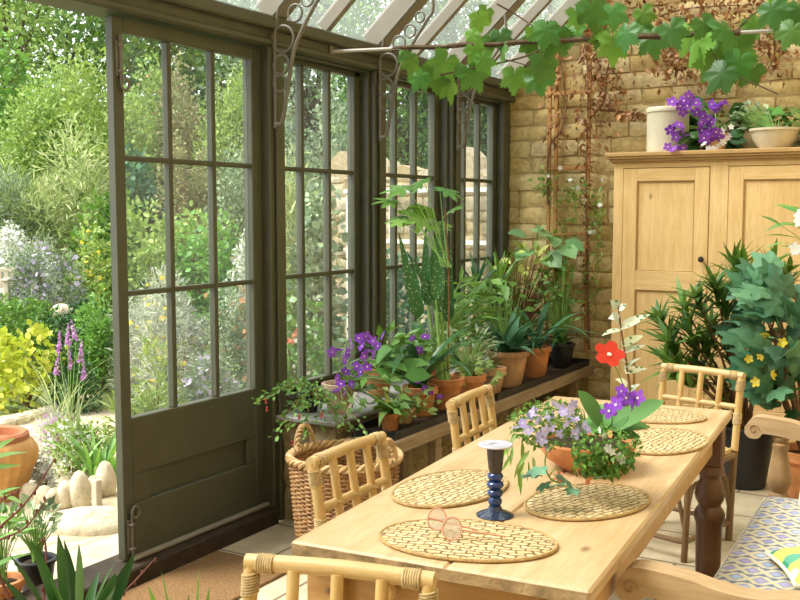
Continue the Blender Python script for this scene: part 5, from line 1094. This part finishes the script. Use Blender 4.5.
SH = [
 # name, label, cat, px, d, hw, top, tpl, size, mat, flowers, density
 ('shrub', 'dark leaved shrub at the left edge under the olive tree', 'shrub', 8, 14.5, 50, 62, L_WIDE, .12, 'l_mid', None, 1),
 ('shrub', 'broad light green shrub left of the door, upper slope', 'shrub', 62, 13.5, 62, 82, L_OVAL, .11, 'l_light', None, 1),
 ('shrub', 'lime green shrub touching the left edge of the door', 'shrub', 108, 12.6, 40, 66, L_OVAL, .11, 'l_lime', None, 1),
 ('feathery_shrub', 'feathery pale green shrub in the middle of the slope', 'shrub', 58, 11.3, 56, 148, L_THIN, .22, 'l_feather', None, .8),
 ('feathery_shrub', 'feathery grey-green shrub at the left edge of the slope', 'shrub', 6, 11.0, 42, 178, L_THIN, .18, 'l_grey', None, .8),
 ('shrub', 'glossy green bush behind the sunny yellow shrub on the slope', 'shrub', 112, 10.8, 34, 196, L_WIDE, .09, 'l_mid', None, 1),
 ('shrub', 'lime tinted tall shrub behind the upper left door panes', 'shrub', 152, 13.8, 42, 74, L_OVAL, .11, 'l_light', ('flower_spike', 'f_orange', 120, .04), 1),
 ('shrub', 'silvery russet shrub behind the upper middle door panes', 'shrub', 192, 13.2, 30, 78, L_OVAL, .10, 'l_russet', None, 1),
 ('shrub', 'yellow green shrub behind the upper right door panes', 'shrub', 234, 12.6, 36, 84, L_OVAL, .10, 'l_lime', None, 1),
 ('shrub', 'blue green broad leaved bush behind the middle left door pane', 'shrub', 142, 11.2, 30, 158, L_WIDE, .11, 'l_blue', None, 1),
 ('shrub', 'brownish twiggy shrub behind the middle door pane', 'shrub', 190, 11, 28, 150, L_OVAL, .08, 'l_russet', None, 1),
 ('shrub', 'grey-green shrub behind the middle right door pane', 'shrub', 236, 10.8, 32, 160, L_OVAL, .08, 'l_grey', None, 1),
 ('shrub', 'golden green bush behind the door just above its lower bar', 'shrub', 156, 9.6, 46, 212, L_WIDE, .085, 'l_lime', None, 1),
 ('shrub', 'mid green bush behind the door beside the golden one', 'shrub', 208, 9.4, 36, 222, L_WIDE, .085, 'l_bright', None, 1),
 ('shrub', 'silvery leaved bush behind the right edge of the door', 'shrub', 250, 9.0, 30, 238, L_OVAL, .08, 'l_silver', None, .9),
 ('lime_shrub', 'sunny yellow green shrub just left of the door', 'shrub', 94, 9.5, 24, 230, L_WIDE, .075, 'l_lime', ('flowers', 'f_yellow', 120, .02), 1),
 ('flowering_shrub', 'creamy white flowering bush at the left edge', 'shrub', 20, 10.0, 30, 232, L_OVAL, .07, 'l_silver', ('flowers', 'f_white', 260, .03), .8),
 ('lavender', 'mauve flowering lavender bush behind the garden seat', 'lavender', 46, 9.2, 34, 246, L_THIN, .10, 'l_grey', ('flowers', 'f_lav', 420, .022), .8),
 ('hedge_shrub', 'low dark green hedge shrub below the garden seat', 'shrub', 20, 8.5, 42, 302, L_OVAL, .05, 'l_mid', None, 1.1),
 ('hedge_shrub', 'low dark green hedge shrub beside the rounded rock', 'shrub', 72, 8.4, 30, 306, L_OVAL, .05, 'l_dark', None, 1.1),
 ('ivy_bush', 'variegated ivy-like bush close to the left door edge', 'shrub', 98, 8.0, 22, 298, L_OVAL, .05, 'l_bright', None, 1),
 ('golden_bush', 'bright golden yellow bush at the left of the path', 'shrub', 22, 7.6, 40, 332, L_WIDE, .075, 'l_yellow', None, 1),
 ('bush', 'dark green clump under the purple spikes', 'shrub', 72, 7.5, 22, 352, L_OVAL, .045, 'l_dark', None, 1),
 ('santolina', 'silver leaved bush behind the lower middle door panes', 'shrub', 178, 7.7, 48, 282, L_THIN, .08, 'l_silver', ('flowers', 'f_yellow', 160, .022), 1),
 ('santolina', 'silver green bush behind the lower left door pane', 'shrub', 136, 8.0, 30, 306, L_THIN, .08, 'l_silver', None, 1),
 ('flowering_bush', 'peach and yellow flowering bush behind the lower right door pane', 'shrub', 236, 7.4, 26, 290, L_OVAL, .05, 'l_grey', ('flowers', 'f_orange', 110, .024), 1),
 ('catmint', 'pale mauve flowering clump low behind the door', 'shrub', 206, 6.4, 34, 362, L_THIN, .06, 'l_grey', ('flowers', 'f_lav', 300, .018), .9),
 ('fern', 'lime green ferny clump low behind the left door panes', 'fern', 142, 6.0, 30, 352, L_THIN, .11, 'l_lime', None, .9),
 ('tall_grass', 'tall feathery grass behind the left of the first window', 'grass', 290, 7.8, 20, 175, L_THIN, .16, 'l_feather', None, .9),
 ('shrub', 'broad leaved shrub behind the middle of the first window', 'shrub', 322, 7.4, 24, 190, L_WIDE, .085, 'l_grey', None, 1),
 ('shrub', 'grey-green shrub filling the top of the first window', 'shrub', 305, 11.3, 46, 84, L_OVAL, .10, 'l_grey', None, .9),
 ('shrub', 'low leafy bush at the foot of the first window', 'shrub', 305, 6.5, 36, 310, L_WIDE, .07, 'l_mid', ('flowers', 'f_white', 110, .014), 1),
 ('shrub', 'leafy bush at the foot of the second window against the wall', 'shrub', 388, 7.7, 40, 262, L_WIDE, .075, 'l_blue', None, 1),
]
for nm, lab, ca, px, d, hw, top, tpl, sz, mt, fl, de in SH:
    shrub(nm, lab, ca, px, d, hw, top, tpl, sz, M[mt], (fl[0], M[fl[1]], fl[2], fl[3]) if fl else None, None, de)
# purple spikes, foxglove
def plantbase(name, label, cat, px, py, d, group=None):
    p = dep(px, py, d); z = min(p[2], 9); g = terr(p[0], p[1])-.03; return thing(name, label, cat, (p[0], p[1], g), 0, group), p, g
t, p, g = plantbase('toadflax', 'clump of tall magenta flower spikes beside the golden bush', 'flowers', 68, 400, 7.0)
grass(t, 26, .45, .006, M['l_grey'], .06, .5, 'leaves', .35, .02)
sp = [dep(a, b, 7.0+random.uniform(-.15, .15))-np.array((p[0], p[1], g)) for a, b in [(60, 352), (68, 345), (76, 340), (71, 368), (80, 362), (56, 375), (84, 380)]]
stems((0, 0, 0), sp, .004, .7, .0, 4, 5).build('stem', M['gstem'], t); spikes(t, 'flower_spike', sp, .15, .015, M['f_pink'], 34)
t, p, g = plantbase('foxtail_lily', 'salmon flower spike leaning behind the first window', 'flowers', 292, 400, 6.6)
q = dep(288, 346, 6.6)-np.array((p[0], p[1], g)); stems((0, 0, 0), [q], .006, .7, 0, 4, 5).build('stem', M['gstem'], t); spikes(t, 'flower_spike', [q], .2, .02, M['f_salmon'], 40, (.45, .25, .85))
grass(t, 10, .3, .012, M['l_mid'], .03, .9, 'leaves')
# grey-leaved white flowers, strappy clump and grasses by the path
shrub('flowering_bush', 'bushy pale green plant with tiny white flowers beside the edging stones', 'shrub', 66, 5.75, 30, 428, L_OVAL, .035, M['l_light'], ('flowers', M['f_white'], 220, .011), None, .8)
shrub('flowering_bush', 'pink tinged flowering clump behind the edging stones', 'shrub', 52, 6.3, 22, 420, L_THIN, .05, M['l_silver'], ('flowers', M['f_pink'], 160, .010), None, .6)
shrub('flowering_bush', 'white flowering clump beside the terracotta urn', 'shrub', 34, 5.35, 14, 462, L_OVAL, .03, M['l_silver'], ('flowers', M['f_white'], 160, .013), None, .8)
t, p, g = plantbase('strappy_plant', 'clump of strappy green leaves beside the left door edge', 'plant', 100, 470, 5.7); grass(t, 42, .42, .013, M['l_bright'], .04, .9, 'leaves', .6)
t, p, g = plantbase('ornamental_grass', 'wispy pale grass arching over the path', 'grass', 58, 420, 6.8); grass(t, 30, .7, .004, M['l_feather'], .04, 1.0, 'blades', .7)
# urn
u = dep(-8, 480, 5.35); t = thing('garden_urn', 'large ribbed terracotta urn at the left edge of the terrace', 'urn', (u[0], u[1], -.02))
pr = [(0, 0), (.15, 0), (.155, .02), (.19, .09), (.232, .2), (.236, .245), (.215, .29), (.19, .305)]
n = 96; V = []; f = []
for r, z in pr:
    for k in range(n): a = 2*PI*k/n; rr = r*(1+.022*math.cos(24*a)*(1 if .03 < z < .28 else 0)); V.append((rr*math.cos(a), rr*math.sin(a), z*1.03))
for i in range(len(pr)-1):
    for k in range(n): f.append((i*n+k, i*n+(k+1) % n, (i+1)*n+(k+1) % n, (i+1)*n+k))
MB().add(V, f).build('urn_body', M['urn'], t); MB().lathe([(.185, .305), (.195, .315), (.195, .34), (.18, .352), (.150, .345), (.145, .31), (.13, .25)], 48).build('urn_rim', M['urnrim'], t); MB().lathe([(0, .25), (.135, .252)], 24).build('soil', M['soil'], t)
# rocks, edging stones, post, kerb, steps
def rock(mb, r, seed, n=14, m=9):
    R = np.random.default_rng(seed); v = R.normal(size=(5, 3)); q = MB().ball((0, 0, 0), (1, 1, 1), n, m); W = q.v[0].copy()
    for c in v: W *= (1+.10*np.tanh(2*(W@c)))[:, None]
    W += R.normal(size=W.shape)*.012; W[:, 2] = np.maximum(W[:, 2], -.55)+.5
    return mb.add(W*np.asarray(r), [tuple(x) for a, _ in q.f for x in a])
for i, (px, py, d, w_, h_) in enumerate([(56, 512, 5.15, 9, .13), (67, 512, 5.2, 9, .13), (80, 512, 5.2, 11, .16), (93, 505, 5.35, 9, .13), (106, 504, 5.4, 10, .14), (44, 512, 5.2, 9, .12), (30, 508, 5.25, 10, .12)]):
    p = dep(px, py, d); single(rock(MB(), (w_*d/1000, .06, h_/1.35), 40+i), 'edging_stone', M['rock'], 'rounded pale stone in the edging of the raised bed outside the door', 'stone', (p[0], p[1], -.03), .4*i, 'edging stones of the raised bed')
p = dep(62, 302, 8.9); single(rock(MB(), (.11, .10, .085), 77), 'boulder', M['rock'], 'rounded sandy rock standing on the bank by the hedge', 'rock', (p[0], p[1], dep(62, 318, 8.9)[2]))
p = dep(97, 500, 5.0); single(MB().box((-.02, -.02, 0), (.02, .02, .2), .005), 'post', M['teak'], 'short weathered wooden post by the edging stones', 'post', (p[0], p[1], -.03))
p = dep(97, 525, 4.8); single(rock(MB(), (.22, .16, .07), 91, 18), 'stepping_stone', M['rock'], 'flat pale slab lying on the terrace outside the door', 'stone', (p[0]-.03, p[1], -.03), .5)
a_, b_ = pl(-20, 428, 2, .02), pl(104, 394, 2, .02); dv = b_-a_; L_ = np.linalg.norm(dv[:2]); kb = MB()
for i in range(9): kb.box((i*L_/9+.006, -.06, -.08), ((i+1)*L_/9-.006, .06, .06), .02)
single(kb, 'kerb', M['rock'], 'low stone kerb between the path and the planted bank', 'kerb', (a_[0], a_[1], -.02), math.atan2(dv[1], dv[0]), None, False)
# garden seat
p = dep(2, 300, 9.3); t = thing('garden_bench', 'weathered slatted garden seat at the left edge of the bank', 'bench', (p[0], p[1], dep(2, 312, 9.3)[2]), math.radians(28))
for sx in (-.3, .14):
    MB().box((sx-.025, .17, 0), (sx+.025, .22, .40), .006).build('back_leg', M['teak'], t, False); MB().box((sx-.025, -.24, 0), (sx+.025, -.19, .30), .006).build('front_leg', M['teak'], t, False)
    MB().box((sx-.03, -.26, .30), (sx+.03, .20, .325), .006).build('arm_rest', M['teak'], t, False)
MB().box((-.3, .18, .36), (.14, .21, .40), .005).build('top_rail', M['teak'], t, False)
for i in range(5): MB().box((-.28, -.2+i*.08, .19), (.12, -.2+i*.08+.06, .205), .003).build('seat_slat', M['teak'], t, False)
for i in range(6): MB().box((-.25+i*.065, .185, .2), (-.25+i*.065+.04, .2, .36), .003).build('back_slat', M['teak'], t, False)
# dry-stone boundary wall beyond the windows
WY = 8.3; wl = MB(); stone_face(wl, (-2.75, WY, -.1), (1, 0, 0), (0, 0, 1), (0, -1, 0), 3.0, 1.95, .105, (.10, .40), seed=21, rough=.014, gap=.016, jit=.35)
wl.mi = 1; wl.box((-2.75, WY+.005, -.1), (.25, WY+.35, 1.82)); t = single(wl, 'garden_wall', [M['dry'], M['mortar']], 'pale dry-stone boundary wall with pointed coping beyond the windows', 'wall', (0, 0, 0)); t['kind'] = 'structure'
cp = MB(); x = -2.7; R_ = random.Random(5)
while x < .2:
    wd = R_.uniform(.14, .3); h = R_.uniform(.10, .2) if R_.random() < .7 else .3; tp = R_.uniform(.35, .65)
    cp.prism([(x, 1.8), (x+wd, 1.8), (x+wd*.92, 1.8+h*.7), (x+wd*tp, 1.8+h), (x+wd*.1, 1.8+h*.75)], 1, WY+.0, WY+.3); x += wd+.01
cp.build('coping', M['dry'], t, False)
t = thing('garden_trellis', 'pale painted lath trellis standing against the garden wall behind the second window', 'trellis', (0, WY-.06, 0)); 
xs = [pl(px, 200, 1, WY-.06)[0] for px in (348, 391, 436, 476)]
for x in xs: MB().box((x-.017, -.015, -.05), (x+.017, .015, 1.72), .003).build('upright', M['white_wood'], t, False)
for z in (1.22, 1.70): MB().box((xs[0]-.03, -.035, z-.02), (xs[-1]+.15, -.015, z+.02), .003).build('cross_lath', M['white_wood'], t, False)
# ---------------------------------------------------------------- light
w = bpy.data.worlds.new('sky'); S.world = w; w.use_nodes = True; nt = w.node_tree; nt.nodes.clear()
o = nt.nodes.new('ShaderNodeOutputWorld'); bg = nt.nodes.new('ShaderNodeBackground'); bg.inputs[0].default_value = (.93, .97, 1.0, 1); bg.inputs[1].default_value = 1.35; nt.links.new(bg.outputs[0], o.inputs[0])
sl_ = bpy.data.lights.new('sun', 'SUN'); sl_.energy = 4.2; sl_.angle = math.radians(28); sl_.color = (1, .95, .86)
so = bpy.data.objects.new('sun', sl_); COL.objects.link(so); so.rotation_euler = Vector((.62, .45, -.95)).to_track_quat('-Z', 'Y').to_euler()
S.view_settings.view_transform = 'Standard'; S.view_settings.look = 'None'; S.view_settings.gamma = 1; S.view_settings.use_curve_mapping = False
S.view_settings.exposure = .86
